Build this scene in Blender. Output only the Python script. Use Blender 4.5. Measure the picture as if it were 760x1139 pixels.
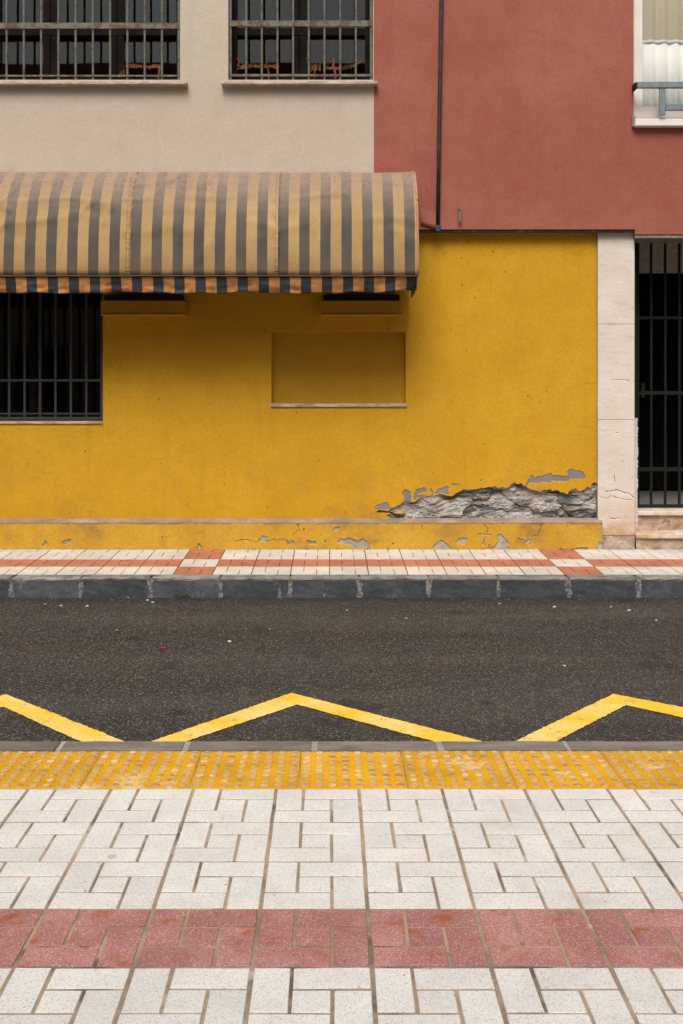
import bpy, bmesh, math, random
import numpy as np
from mathutils import Vector
random.seed(7)
R = math.radians
for o in list(bpy.data.objects): bpy.data.objects.remove(o, do_unlink=True)
scene = bpy.context.scene
COL = scene.collection

# ------------------------------------------------------------------ camera
# eye 1.46 m above the near pavement, level, perspective-control framing
F, HX, HY, EYE = 1195.0, 367.0, 430.0, 1.46
cam = bpy.data.cameras.new('camera'); cam.sensor_fit = 'HORIZONTAL'; cam.sensor_width = 36
cam.lens = F/760*36
cam.shift_x = (380-HX)/760
cam.shift_y = (HY-569.5)/760
cam.clip_start = 0.05; cam.clip_end = 500
camo = bpy.data.objects.new('camera', cam); COL.objects.link(camo)
camo.location = (0, 0, EYE); camo.rotation_euler = (R(90), 0, 0)
scene.camera = camo
# ------------------------------------------------------------------ sky and sun
SUN_EL, SUN_AZ = 54.0, -10.0       # degrees; azimuth: 0 = straight behind the camera, + = from the right
world = bpy.data.worlds.new('World'); scene.world = world; world.use_nodes = True
wn = world.node_tree; wn.nodes.clear()
sky = wn.nodes.new('ShaderNodeTexSky'); sky.sky_type = 'NISHITA'; sky.sun_disc = False
sky.sun_elevation = R(SUN_EL); sky.sun_rotation = R(180-SUN_AZ)
sky.dust_density = 6.0; sky.air_density = 1.0; sky.ozone_density = 0.6
bg = wn.nodes.new('ShaderNodeBackground'); bg.inputs['Strength'].default_value = 0.05
wo = wn.nodes.new('ShaderNodeOutputWorld')
hs = wn.nodes.new('ShaderNodeHueSaturation'); hs.inputs['Saturation'].default_value = 0.45      # overcast: greyer sky
wn.links.new(sky.outputs[0], hs.inputs['Color']); wn.links.new(hs.outputs[0], bg.inputs[0]); wn.links.new(bg.outputs[0], wo.inputs[0])
sun = bpy.data.lights.new('sun', 'SUN'); sun.energy = 1.5; sun.angle = R(30); sun.color = (1.0, 0.93, 0.84)
suno = bpy.data.objects.new('sun', sun); COL.objects.link(suno)
suno.location = (0, -5, 20)
d = Vector((math.sin(R(SUN_AZ))*math.cos(R(SUN_EL)), -math.cos(R(SUN_AZ))*math.cos(R(SUN_EL)), math.sin(R(SUN_EL))))
suno.rotation_euler = d.to_track_quat('Z', 'Y').to_euler()
vs = scene.view_settings
vs.view_transform = 'Standard'; vs.look = 'None'; vs.gamma = 1.0; vs.use_curve_mapping = False
vs.exposure = 0.93

# ------------------------------------------------------------------ measuring helpers (photo measurements -> metres at a real depth)
def fx(px, dep): return (px-HX)*dep/F
def fz(py, dep): return EYE+(HY-py)*dep/F

# ------------------------------------------------------------------ object helpers
WL = {}
def link(o, parent=None, loc=(0, 0, 0)):
    COL.objects.link(o); loc = Vector(loc)
    if parent is not None:
        o.parent = parent; o.location = loc-WL[parent.name]
    else:
        o.location = loc
    WL[o.name] = loc
    return o
def tag(o, label=None, cat=None, group=None, kind=None):
    if label: o['label'] = label
    if cat: o['category'] = cat
    if group: o['group'] = group
    if kind: o['kind'] = kind
    return o
def empty(name, loc, parent=None):
    o = bpy.data.objects.new(name, None); o.empty_display_size = 0.1
    return link(o, parent, loc)
def mesh_obj(name, verts, faces, mats, parent=None, origin=None, fm=None, smooth=False):
    v = np.array(verts, dtype=float)
    if origin is None:
        mn, mx = v.min(0), v.max(0); origin = ((mn[0]+mx[0])/2, (mn[1]+mx[1])/2, mn[2])
    v = v-np.array(origin)
    me = bpy.data.meshes.new(name)
    me.from_pydata(v.tolist(), [], faces if isinstance(faces, list) else faces.tolist())
    for m in (mats if isinstance(mats, (list, tuple)) else [mats]): me.materials.append(m)
    if fm is not None: me.polygons.foreach_set('material_index', np.array(fm, dtype=np.int32))
    if smooth: me.polygons.foreach_set('use_smooth', np.ones(len(me.polygons), dtype=bool))
    me.update()
    return link(bpy.data.objects.new(name, me), parent, origin)
class MB:
    def __init__(s): s.v = []; s.f = []; s.m = []
    def add(s, v, f, m=0):
        n = len(s.v); s.v += [tuple(p) for p in v]; s.f += [tuple(i+n for i in q) for q in f]; s.m += [m]*len(f); return s
    def box(s, x0, x1, y0, y1, z0, z1, bev=0.0, m=0):
        if bev <= 0:
            v = [(x, y, z) for z in (z0, z1) for y in (y0, y1) for x in (x0, x1)]
            f = [(0, 2, 3, 1), (4, 5, 7, 6), (0, 1, 5, 4), (2, 6, 7, 3), (0, 4, 6, 2), (1, 3, 7, 5)]
            return s.add(v, f, m)
        bm = bmesh.new(); bmesh.ops.create_cube(bm, size=1)
        for q in bm.verts: q.co = Vector(((x0+x1)/2+q.co.x*(x1-x0), (y0+y1)/2+q.co.y*(y1-y0), (z0+z1)/2+q.co.z*(z1-z0)))
        bmesh.ops.bevel(bm, geom=bm.edges[:], offset=bev, segments=1, affect='EDGES', profile=0.5)
        bm.verts.index_update()
        s.add([q.co[:] for q in bm.verts], [[w.index for w in q.verts] for q in bm.faces], m); bm.free(); return s
    def tube(s, pts, r, n=8, m=0, caps=True):
        pts = [Vector(p) for p in pts]; rings = []
        for i, p in enumerate(pts):
            t = (pts[min(i+1, len(pts)-1)]-pts[max(i-1, 0)]).normalized()
            a = Vector((0, 0, 1)) if abs(t.z) < .9 else Vector((0, 1, 0))
            u = t.cross(a).normalized(); w = t.cross(u)
            rr = r[i] if isinstance(r, (list, tuple)) else r
            rings.append([p+u*math.cos(2*math.pi*k/n)*rr+w*math.sin(2*math.pi*k/n)*rr for k in range(n)])
        v = [q for g in rings for q in g]; f = []
        for i in range(len(pts)-1):
            for k in range(n):
                f.append((i*n+k, i*n+(k+1) % n, (i+1)*n+(k+1) % n, (i+1)*n+k))
        if caps: f.append(tuple(range(n-1, -1, -1))); f.append(tuple((len(pts)-1)*n+k for k in range(n)))
        return s.add(v, f, m)
    def build(s, name, mats, parent=None, origin=None, smooth=False):
        return mesh_obj(name, s.v, s.f, mats, parent, origin, s.m, smooth)
def box(name, x0, x1, y0, y1, z0, z1, mats, parent=None, bev=0.0):
    return MB().box(x0, x1, y0, y1, z0, z1, bev).build(name, mats, parent)

# ------------------------------------------------------------------ numpy noise
def _h(i, j, s):
    n = (i.astype(np.int64)*374761393+j.astype(np.int64)*668265263+s*1274126177) & 0x7fffffff
    n = ((n ^ (n >> 13))*1274126177) & 0x7fffffff
    return ((n ^ (n >> 16)) & 0xffff)/65535.0
def vnoise(x, y, s=0):
    i = np.floor(x); j = np.floor(y); u = x-i; v = y-j
    u = u*u*(3-2*u); v = v*v*(3-2*v)
    a = _h(i, j, s); b = _h(i+1, j, s); c = _h(i, j+1, s); e = _h(i+1, j+1, s)
    return (a*(1-u)+b*u)*(1-v)+(c*(1-u)+e*u)*v
def fbm(x, y, o=4, s=0, g=.5):
    r = 0; a = 1; t = 0
    for k in range(o):
        r = r+a*vnoise(x*2**k, y*2**k, s+k*17); t += a; a *= g
    return r/t
def voro(x, y, s=0):
    i0 = np.floor(x); j0 = np.floor(y); d1 = np.full(x.shape, 9.); d2 = np.full(x.shape, 9.); idv = np.zeros(x.shape)
    for a in (-1, 0, 1):
        for b in (-1, 0, 1):
            i = i0+a; j = j0+b
            q = np.hypot(i+_h(i, j, s)-x, j+_h(i, j, s+5)-y)
            c = _h(i, j, s+9); near = q < d1
            d2 = np.where(near, d1, np.minimum(d2, q)); idv = np.where(near, c, idv); d1 = np.where(near, q, d1)
    return d1, d2, idv
def inpoly(x, y, poly):
    c = np.zeros(x.shape, bool); n = len(poly)
    for k in range(n):
        (x1, y1), (x2, y2) = poly[k], poly[(k+1) % n]
        if y1 == y2: continue
        c ^= ((y1 > y) != (y2 > y)) & (x < (x2-x1)*(y-y1)/(y2-y1)+x1)
    return c
def dseg(x, y, pts):
    r = np.full(x.shape, 9e9)
    for (x1, y1), (x2, y2) in zip(pts[:-1], pts[1:]):
        dx, dy = x2-x1, y2-y1; t = np.clip(((x-x1)*dx+(y-y1)*dy)/(dx*dx+dy*dy+1e-12), 0, 1)
        r = np.minimum(r, np.hypot(x-x1-t*dx, y-y1-t*dy))
    return r

# ------------------------------------------------------------------ material helpers
class NT:
    def __init__(s, name):
        s.mat = bpy.data.materials.new(name); s.mat.use_nodes = True; s.t = s.mat.node_tree; s.t.nodes.clear()
        s.out = s.n('ShaderNodeOutputMaterial'); s.p = s.n('ShaderNodeBsdfPrincipled'); s.l(s.p.outputs[0], s.out.inputs[0])
        s.pos = s.n('ShaderNodeNewGeometry').outputs['Position']
        s.p.inputs['Specular IOR Level'].default_value = 0.3
    def n(s, k): return s.t.nodes.new(k)
    def l(s, a, b): s.t.links.new(a, b)
    def put(s, sock, v):
        if hasattr(v, 'is_linked'): s.l(v, sock)
        elif isinstance(v, (tuple, list)): sock.default_value = tuple(v)+((1,) if len(v) == 3 and len(sock.default_value) == 4 else ())
        else: sock.default_value = v
    def map(s, sc=(1, 1, 1), off=(0, 0, 0), v=None):
        m = s.n('ShaderNodeMapping'); s.l(v or s.pos, m.inputs[0]); m.inputs['Scale'].default_value = sc; m.inputs['Location'].default_value = off
        return m.outputs[0]
    def noise(s, scale, det=4, rough=.55, v=None, dist=0):
        t = s.n('ShaderNodeTexNoise'); t.inputs['Scale'].default_value = scale; t.inputs['Detail'].default_value = det
        t.inputs['Roughness'].default_value = rough; t.inputs['Distortion'].default_value = dist
        s.l(v or s.pos, t.inputs['Vector']); return t.outputs[0]
    def voro(s, scale, feat='F1', out='Distance', v=None):
        t = s.n('ShaderNodeTexVoronoi'); t.feature = feat; t.inputs['Scale'].default_value = scale
        s.l(v or s.pos, t.inputs['Vector']); return t.outputs[out]
    def ramp(s, f, a, b, lo=0., hi=1.):
        m = s.n('ShaderNodeMapRange'); m.interpolation_type = 'SMOOTHSTEP'
        s.put(m.inputs[0], f); m.inputs[1].default_value = a; m.inputs[2].default_value = b; m.inputs[3].default_value = lo; m.inputs[4].default_value = hi
        return m.outputs[0]
    def math(s, op, a, b=0.):
        m = s.n('ShaderNodeMath'); m.operation = op; s.put(m.inputs[0], a); s.put(m.inputs[1], b); return m.outputs[0]
    def mul(s, *a):
        r = a[0]
        for q in a[1:]: r = s.math('MULTIPLY', r, q)
        return r
    def mix(s, f, a, b, mode='MIX'):
        m = s.n('ShaderNodeMix'); m.data_type = 'RGBA'; m.blend_type = mode; m.clamp_factor = True
        s.put(m.inputs[0], f); s.put(m.inputs[6], a); s.put(m.inputs[7], b); return m.outputs[2]
    def bright(s, c, f):
        m = s.n('ShaderNodeVectorMath'); m.operation = 'SCALE'; s.put(m.inputs[0], c); s.put(m.inputs['Scale'], f); return m.outputs[0]
    def xyz(s, v=None):
        m = s.n('ShaderNodeSeparateXYZ'); s.l(v or s.pos, m.inputs[0]); return m.outputs
    def rnd(s): return s.n('ShaderNodeObjectInfo').outputs['Random']
    def bump(s, h, dist=.002, st=1., nrm=None):
        b = s.n('ShaderNodeBump'); b.inputs['Strength'].default_value = st; b.inputs['Distance'].default_value = dist
        s.put(b.inputs['Height'], h)
        if nrm is not None: s.l(nrm, b.inputs['Normal'])
        return b.outputs[0]
    def done(s, col, rough=.8, nrm=None, metal=0.):
        s.put(s.p.inputs['Base Color'], col); s.put(s.p.inputs['Roughness'], rough); s.p.inputs['Metallic'].default_value = metal
        if nrm is not None: s.l(nrm, s.p.inputs['Normal'])
        return s.mat

def stucco(name, base, dark, pale, streak=.35, grain=.0016, spots=.0, scuff=0., gscale=230):
    s = NT(name)
    big = s.noise(.9, 4, .6, s.map(off=(3.1, 0, 7)))
    c = s.mix(s.ramp(big, .38, .68), base, pale)
    mid = s.noise(5.5, 5, .65)
    c = s.mix(s.mul(s.ramp(mid, .45, .8), .30), c, dark)
    st = s.noise(1., 5, .6, s.map((6., 1., .55)))
    c = s.mix(s.mul(s.ramp(st, .52, .78), streak), c, dark)
    fine = s.noise(70, 3, .7)
    c = s.mix(s.ramp(fine, .35, .7, 0, .42), c, dark)
    if spots > 0:
        v = s.voro(9., v=s.map(off=(1, 0, 2))); k = s.noise(3.)
        c = s.mix(s.mul(s.ramp(v, .10, .04), s.ramp(k, .42, .55), spots), c, (.05, .035, .02))
        v2 = s.voro(27.); k2 = s.noise(2.2, v=s.map(off=(9, 0, 4)))
        c = s.mix(s.mul(s.ramp(v2, .14, .06), s.ramp(k2, .44, .58), spots*.8), c, (.10, .06, .02))
    if scuff > 0:
        a = s.noise(1., 6, .7, s.map((2.2, 1, 9.))); b = s.noise(1.6, 3)
        c = s.mix(s.mul(s.ramp(a, .60, .72), s.ramp(b, .45, .65), scuff), c, (.20, .12, .03))
        z = s.xyz()[2]
        low = s.mul(s.ramp(z, 1.25, .3), s.ramp(s.noise(3.2, 6, .7), .48, .72))
        c = s.mix(s.mul(low, scuff*.8), c, (.30, .17, .05))
    g1 = s.noise(gscale, 3, .6); g2 = s.noise(22, 4, .6); g3 = s.noise(2.5, 3)
    n1 = s.bump(g3, .02, .5); n2 = s.bump(g2, .004, .6, n1); n3 = s.bump(g1, grain, 1., n2)
    return s.done(c, s.ramp(mid, .3, .7, .78, .95), n3)

M = {}
M['yellow'] = stucco('yellow_stucco', (.60, .325, .014), (.44, .21, .010), (.66, .375, .02), .45, .0018, .8, .5)
M['yellow_plinth'] = stucco('yellow_plinth_paint', (.60, .33, .022), (.36, .19, .03), (.66, .40, .05), .7, .0022, 1., 1.)
M['yellow_box'] = stucco('yellow_box_paint', (.50, .27, .015), (.36, .18, .012), (.55, .31, .02), .4)
M['beige'] = stucco('beige_stucco', (.53, .455, .37), (.42, .345, .26), (.565, .495, .415), .30, .0016, .25, 0, 260)
M['red'] = stucco('red_stucco', (.335, .102, .070), (.24, .068, .046), (.385, .135, .10), .35, .0022, .3, 0, 200)

def concrete(name, base, dark, pale, speck=60., sp=.4, grain=.001, rough=.85):
    s = NT(name)
    c = s.mix(s.ramp(s.noise(4., 6, .65), .35, .7), dark, base)
    c = s.mix(s.mul(s.ramp(s.noise(speck, 3, .7), .55, .75), sp), c, pale)
    c = s.bright(c, s.ramp(s.rnd(), 0, 1, .88, 1.1))
    n = s.bump(s.noise(speck*2, 4, .7), grain, 1., s.bump(s.noise(18, 4), .006, .5))
    return s.done(c, rough, n)
M['mortar'] = concrete('mortar', (.36, .33, .29), (.22, .20, .18), (.5, .47, .42))
M['grey_render'] = concrete('grey_render', (.235, .225, .225), (.19, .18, .18), (.29, .28, .28), 90, .3, .0006)
M['flake'] = concrete('bare_plaster', (.40, .38, .34), (.27, .25, .22), (.52, .5, .46), 60, .5)

s = NT('rubble_stone')
c = s.mix(s.ramp(s.noise(6., 6, .7, dist=.6), .33, .58), (.24, .225, .215), (.50, .465, .435))
c = s.mix(s.ramp(s.noise(30, 5, .75), .50, .72), c, (.58, .55, .52))
c = s.mix(s.mul(s.ramp(s.noise(4.5, 5, .65, s.map(off=(4, 2, 1.3), sc=(.7, 1, 2.2))), .53, .60), .85), c, (.105, .108, .11))
c = s.mix(s.mul(s.ramp(s.noise(9, 4, .6, s.map(off=(8, 0, 3))), .6, .7), .25), c, (.30, .22, .14))
M['rubble'] = s.done(c, .92, s.bump(s.noise(120, 5, .75), .004, 1., s.bump(s.noise(35, 4, .7), .012, 1.)))

s = NT('ledge_cement')
c = s.mix(s.ramp(s.noise(5, 6, .7), .35, .7), (.24, .185, .15), (.37, .30, .25))
c = s.mix(s.mul(s.ramp(s.noise(12, 4), .58, .66), .6), c, (.5, .28, .03))
c = s.mix(s.ramp(s.noise(40, 4), .62, .72), c, (.08, .06, .05))
M['ledge'] = s.done(c, .9, s.bump(s.noise(90, 4, .7), .002))

s = NT('asphalt')
dirt = s.noise(1., 5, .6, s.map((.22, 1.7, 1), (0, .35, 0))); patch = s.noise(1.4, 5, .65)
c = s.mix(s.ramp(dirt, .36, .66), (.020, .020, .0205), (.047, .043, .039))
c = s.mix(s.mul(s.ramp(patch, .5, .72), .5), c, (.030, .029, .030))
cell = s.voro(165., out='Color'); cx = s.n('ShaderNodeSeparateColor'); s.l(cell, cx.inputs[0])
c = s.mix(s.ramp(cx.outputs[0], .45, 1.0, 0, .62), c, (.135, .120, .105))
c = s.mix(s.ramp(cx.outputs[1], .88, .97, 0, .6), c, (.34, .31, .27))
c = s.mix(s.ramp(cx.outputs[2], .40, .0, 0, .8), c, (.012, .012, .012))
c = s.mix(s.mul(s.ramp(s.noise(2.1, 5, .6, s.map(off=(5, 3, 0))), .60, .68), .55), c, (.018, .018, .02))
yy = s.xyz()[1]
gut = s.mul(s.ramp(s.math('ADD', yy, s.mul(s.noise(4, 4), .35)), 7.62, 7.98), .7)
c = s.mix(gut, c, (.016, .019, .023))
spot = s.mul(s.ramp(s.voro(1.15, v=s.map(off=(.37, .2, 0))), .10, .05), s.ramp(s.noise(30, 4), .3, .5))
c = s.mix(s.mul(spot, .7), c, (.010, .010, .011))
d1 = s.voro(125.); nb = s.bump(d1, -.0035, .9, s.bump(s.noise(45, 4, .7), .004, .7))
M['asphalt'] = s.done(c, s.ramp(patch, .4, .7, .82, .62), nb); 

def paint(name, base, pale, worn, wear=(.55, .7), amount=.8):
    s = NT(name)
    c = s.mix(s.ramp(s.noise(3.2, 5, .65), .38, .66), base, pale)
    cellw = s.voro(125., out='Color'); q = s.n('ShaderNodeSeparateColor'); s.l(cellw, q.inputs[0])
    w = s.math('ADD', s.mul(s.noise(9, 5, .7), .75), s.mul(q.outputs[0], .25))
    c = s.mix(s.mul(s.ramp(w, wear[0], wear[1]), amount), c, worn)
    c = s.bright(c, s.ramp(s.noise(60, 3), .3, .7, .9, 1.06))
    return s.done(c, .75, s.bump(s.voro(125.), -.002, .7))
M['road_paint'] = paint('yellow_road_paint', (.84, .52, .035), (.82, .61, .22), (.18, .13, .06), (.59, .70), .6)

def tile_mat(name, base, dark, pale, stain=None, st_amt=0, tint=.1):
    s = NT(name)
    c = s.mix(s.ramp(s.noise(5., 5, .65), .36, .68), dark, base)
    v = s.voro(330., out='Color'); q = s.n('ShaderNodeSeparateColor'); s.l(v, q.inputs[0])
    c = s.mix(s.ramp(q.outputs[0], .72, 1., 0, .55), c, pale)
    c = s.mix(s.ramp(q.outputs[1], .70, 1., 0, .75), c, s.bright(dark, .60))
    gum = s.mul(s.ramp(s.voro(3.6, v=s.map(off=(.3, .8, 0))), .075, .045), s.ramp(s.noise(1.7, 2), .5, .56), .55)
    c = s.mix(gum, c, s.bright(dark, .45))
    bit = s.mul(s.ramp(s.voro(17., v=s.map((1, 1.6, 1), (.5, .1, 0))), .085, .05), s.ramp(s.noise(4.3, 2), .53, .6), .85)
    c = s.mix(bit, c, (.07, .055, .045))
    c = s.bright(c, s.ramp(s.rnd(), 0, 1, 1-tint, 1+tint*.6))
    if stain:
        k = s.mul(s.ramp(s.noise(7., 6, .7, s.map(off=(2, 5, 0))), .535, .66), st_amt)
        c = s.mix(k, c, stain)
    c = s.mix(s.mul(s.ramp(s.noise(22, 5, .7, s.map(off=(1, 7, 0))), .66, .74), .5), c, (.30, .25, .20))
    c = s.mix(s.mul(s.ramp(s.noise(3.1, 5, .65, s.map(off=(6, 1, 0))), .54, .74), .5), c, s.bright(dark, .72))
    n = s.bump(s.noise(300, 3, .7), .0012, 1., s.bump(s.noise(60, 3), .0015, .6))
    return s.done(c, .82, n)
M['tile_white'] = tile_mat('white_washed_concrete', (.73, .72, .70), (.65, .635, .61), (.82, .815, .805), tint=.05)
M['tile_red'] = tile_mat('red_washed_concrete', (.45, .215, .20), (.35, .145, .135), (.70, .55, .53), (.33, .09, .03), .95, .09)
M['tile_far_white'] = tile_mat('white_pavement_tile', (.66, .625, .58), (.56, .51, .46), (.80, .77, .72), tint=.07)
M['tile_far_orange'] = tile_mat('orange_pavement_tile', (.50, .19, .115), (.41, .145, .085), (.60, .32, .23), tint=.1)
s = NT('joint_sand')
c = s.mix(s.ramp(s.noise(4, 6, .7), .35, .65), (.21, .165, .125), (.42, .31, .215))
c = s.mix(s.ramp(s.noise(2.2, 5, .7, s.map(off=(3, 3, 0))), .555, .66), c, (.12, .10, .08))
c = s.mix(s.ramp(s.noise(3.4, 5, .7, s.map(off=(8, 2, 0))), .56, .66), c, (.46, .40, .33))
M['joint'] = s.done(c, .95, s.bump(s.noise(200, 3), .002))
s = NT('dark_joint'); M['joint_dark'] = s.done(s.mix(s.noise(5, 5), (.05, .045, .04), (.16, .13, .11)), .95)

s = NT('tactile_yellow')
c = s.mix(s.ramp(s.noise(5., 5, .65), .36, .66), (.60, .295, .006), (.68, .37, .012))
w = s.noise(3.6, 6, .62, s.map(off=(2.3, 1.2, 0)))
c = s.mix(s.ramp(w, .585, .66, 0, .85), c, (.74, .50, .20))
c = s.mix(s.mul(s.ramp(s.noise(24, 5, .75), .56, .7), .7), c, (.36, .20, .06))
c = s.bright(c, s.ramp(s.rnd(), 0, 1, .9, 1.05))
M['tactile'] = s.done(c, .7, s.bump(s.noise(180, 4), .0012))
s = NT('tactile_worn_stud')
c = s.mix(s.ramp(s.noise(11., 4, .6), .46, .62), (.45, .36, .25), (.27, .215, .15))
c = s.mix(s.ramp(s.noise(8., 4, .6, s.map(off=(7, 7, 0))), .52, .64), c, (.66, .52, .34))
c = s.mix(s.ramp(s.noise(30., 3, .6), .60, .68), c, (.66, .36, .02))
M['stud'] = s.done(c, .85, s.bump(s.noise(200, 3), .0015))

s = NT('kerb_stone')
c = s.mix(s.ramp(s.noise(6, 6, .7), .33, .7), (.048, .054, .060), (.092, .099, .106))
c = s.mix(s.ramp(s.noise(60, 4, .75), .56, .74, 0, .6), c, (.26, .26, .26))
c = s.mix(s.ramp(s.noise(90, 3, .7, s.map(off=(3, 3, 3))), .6, .74, 0, .6), c, (.03, .032, .036))
c = s.mix(s.mul(s.ramp(s.noise(7, 6, .75, s.map((1, 1, .5))), .60, .70), .6), c, (.34, .33, .31))
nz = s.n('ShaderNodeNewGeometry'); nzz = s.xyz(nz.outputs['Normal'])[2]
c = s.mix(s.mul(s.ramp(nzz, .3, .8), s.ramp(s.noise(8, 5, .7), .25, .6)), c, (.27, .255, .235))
c = s.bright(c, s.ramp(s.rnd(), 0, 1, .85, 1.12))
M['kerb'] = s.done(c, .85, s.bump(s.noise(150, 4, .7), .002, 1., s.bump(s.noise(30, 4), .006, .7)))
s = NT('near_kerb_stone')
c = s.mix(s.ramp(s.noise(6, 6, .7, s.map((.5, 2, 1))), .33, .7), (.14, .125, .11), (.235, .205, .175))
c = s.mix(s.ramp(s.noise(60, 4, .75), .56, .74, 0, .5), c, (.33, .30, .27))
c = s.mix(s.mul(s.ramp(s.noise(5, 5, .7), .58, .68), .6), c, (.10, .10, .105))
c = s.bright(c, s.ramp(s.rnd(), 0, 1, .8, 1.12))
M['near_kerb'] = s.done(c, .85, s.bump(s.noise(150, 4, .7), .002))
s = NT('kerb_mortar')
c = s.mix(s.ramp(s.noise(25, 5, .7), .38, .62), (.10, .098, .095), (.30, .28, .26))
M['kerb_mortar'] = s.done(c, .95, s.bump(s.noise(90, 4, .7), .006))

# awning cloth: woven stripes along x, dusty towards the top
A_X0, A_PER, A_DK = -2.5316, .16388, .0801
def cloth(name, shift, dust):
    s = NT(name); x, y, z = s.xyz()
    wob = s.mul(s.math('SUBTRACT', s.noise(3., 2), .5), .006)
    u = s.math('FRACT', s.math('DIVIDE', s.math('ADD', s.math('SUBTRACT', x, A_X0+shift-20*A_PER), wob), A_PER))
    dk = s.math('LESS_THAN', u, A_DK/A_PER)
    tan = s.mix(s.ramp(s.noise(2.2, 5, .6, s.map((1, 1, .6))), .35, .7), (.38, .24, .095), (.45, .29, .125))
    drk = s.mix(s.ramp(s.noise(2.4, 5, .6, s.map((1, 1, .6), (4, 0, 0))), .35, .7), (.066, .057, .047), (.112, .094, .075))
    thr = s.noise(1., 2, .5, s.map((420, 420, 14)))
    c = s.bright(s.mix(dk, tan, drk), s.ramp(thr, .3, .7, .9, 1.1))
    if dust:
        e = s.math('ADD', z, s.mul(s.math('SUBTRACT', s.noise(2.5, 5, .7), .5), .35))
        dd = s.mul(s.ramp(e, 2.68, 3.22), s.ramp(s.noise(26, 4, .7), .2, .6, .5, .9))
        c = s.mix(dd, c, (.29, .215, .16))
        blot = s.mul(s.ramp(s.noise(38, 4, .7), .52, .66), s.ramp(e, 2.88, 3.1), .5)
        c = s.mix(blot, c, (.17, .12, .095))
        c = s.mix(s.mul(s.ramp(s.noise(4.5, 6, .7, s.map((1.3, 1, 1))), .54, .7), .28), c, (.13, .085, .05))
        c = s.mix(s.mul(s.ramp(s.noise(1., 5, .65, s.map((9, 1, .9))), .54, .74), .22), c, (.15, .095, .055))
        c = s.mix(s.mul(s.ramp(s.math('ADD', z, s.mul(s.noise(6, 4), .2)), 2.62, 2.42), .35), c, (.16, .085, .04))
    else:
        c = s.mix(dk, s.mix(s.ramp(s.noise(7, 5, .7), .45, .7), (.46, .21, .07), (.26, .11, .04)), (.030, .034, .038))
    s.p.inputs['Sheen Weight'].default_value = .15
    return s.done(c, .72, s.bump(thr, .0008, .6, s.bump(s.noise(9, 3), .006, .5)))
M['cloth'] = cloth('striped_awning_cloth', 0, True); M['valance'] = cloth('striped_valance_cloth', .012, False)
s = NT('awning_binding'); M['binding'] = s.done(s.mix(s.noise(12, 5), (.36, .20, .10), (.50, .30, .17)), .8)
s = NT('awning_dark_binding'); M['binding_dark'] = s.done(s.mix(s.noise(30, 5), (.05, .038, .03), (.15, .105, .075)), .7)

s = NT('cream_limestone')
c = s.mix(s.ramp(s.noise(3, 5, .6), .35, .7), (.67, .60, .535), (.74, .68, .62))
c = s.mix(s.mul(s.ramp(s.noise(1., 5, .6, s.map((5, 1, 22))), .54, .7), .35), c, (.50, .38, .31))
z = s.xyz()[2]
c = s.mix(s.mul(s.ramp(z, .62, .12), s.ramp(s.noise(7, 5, .7), .35, .65)), c, (.50, .30, .14))
c = s.mix(s.ramp(s.noise(35, 4, .7), .62, .72, 0, .5), c, (.30, .22, .17))
M['stone'] = s.done(c, .7, s.bump(s.noise(80, 4, .7), .0012))
s = NT('weathered_base_stone')
c = s.mix(s.ramp(s.noise(8, 6, .7), .35, .65), (.38, .27, .19), (.58, .47, .38))
c = s.mix(s.ramp(s.noise(6, 6, .75, s.map(off=(2, 0, 9))), .52, .66), c, (.26, .115, .05))
c = s.mix(s.ramp(s.noise(26, 5, .7), .60, .70), c, (.12, .08, .06))
M['base_stone'] = s.done(c, .85, s.bump(s.noise(60, 5, .75), .005))
s = NT('crack_dark'); M['crack'] = s.done((.26, .18, .13), .95)
s = NT('pale_sill_stone')
c = s.mix(s.ramp(s.noise(8, 5, .7, s.map((1, 1, 4))), .35, .68), (.34, .265, .20), (.60, .53, .46))
M['sill'] = s.done(c, .8, s.bump(s.noise(90, 4), .002))
def metal(name, base, rust, r0, r1, rough=.6, met=0.):
    s = NT(name)
    c = s.mix(s.ramp(s.noise(14, 6, .7), r0, r1), base, rust)
    c = s.bright(c, s.ramp(s.noise(40, 4), .3, .7, .8, 1.12))
    return s.done(c, rough, s.bump(s.noise(120, 4, .7), .001))
M['bar'] = metal('weathered_grey_bar', (.135, .135, .115), (.10, .05, .028), .48, .66)
M['rail'] = metal('weathered_rail', (.165, .165, .135), (.12, .06, .032), .44, .60)
M['lower_bar'] = metal('slate_bar', (.045, .055, .06), (.04, .03, .025), .58, .7)
M['gate'] = metal('dark_green_iron', (.008, .014, .015), (.015, .015, .012), .55, .7, .42)
M['pipe'] = metal('dark_pipe', (.035, .030, .028), (.07, .05, .04), .5, .65, .5)
M['strip'] = metal('dark_drip_strip', (.035, .034, .033), (.10, .09, .08), .5, .65, .6)
M['rust'] = metal('flaking_rust', (.25, .085, .03), (.06, .025, .015), .42, .60, .9)
M['zinc'] = metal('grey_lintel_metal', (.21, .20, .18), (.30, .27, .22), .5, .65, .55)
M['bluegrey'] = metal('blue_grey_paint', (.20, .245, .28), (.27, .30, .32), .5, .7, .45)
M['wood'] = metal('dark_brown_wood', (.010, .0075, .006), (.018, .013, .010), .4, .7, .6)
M['wood'].node_tree.nodes['Principled BSDF'].inputs['Specular IOR Level'].default_value = .06
M['black'] = metal('black_rubber', (.012, .012, .012), (.02, .02, .02), .5, .7, .8)
s = NT('white_frame_paint'); M['whiteframe'] = s.done(s.mix(s.ramp(s.noise(3, 4), .4, .75), (.78, .765, .74), (.70, .67, .63)), .45)
M['clip_blue'] = metal('blue_tape', (.05, .10, .15), (.04, .05, .06), .5, .65, .6)
M['plaster_in'] = metal('interior_plaster', (.66, .64, .57), (.60, .57, .50), .4, .7, .9)
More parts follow.
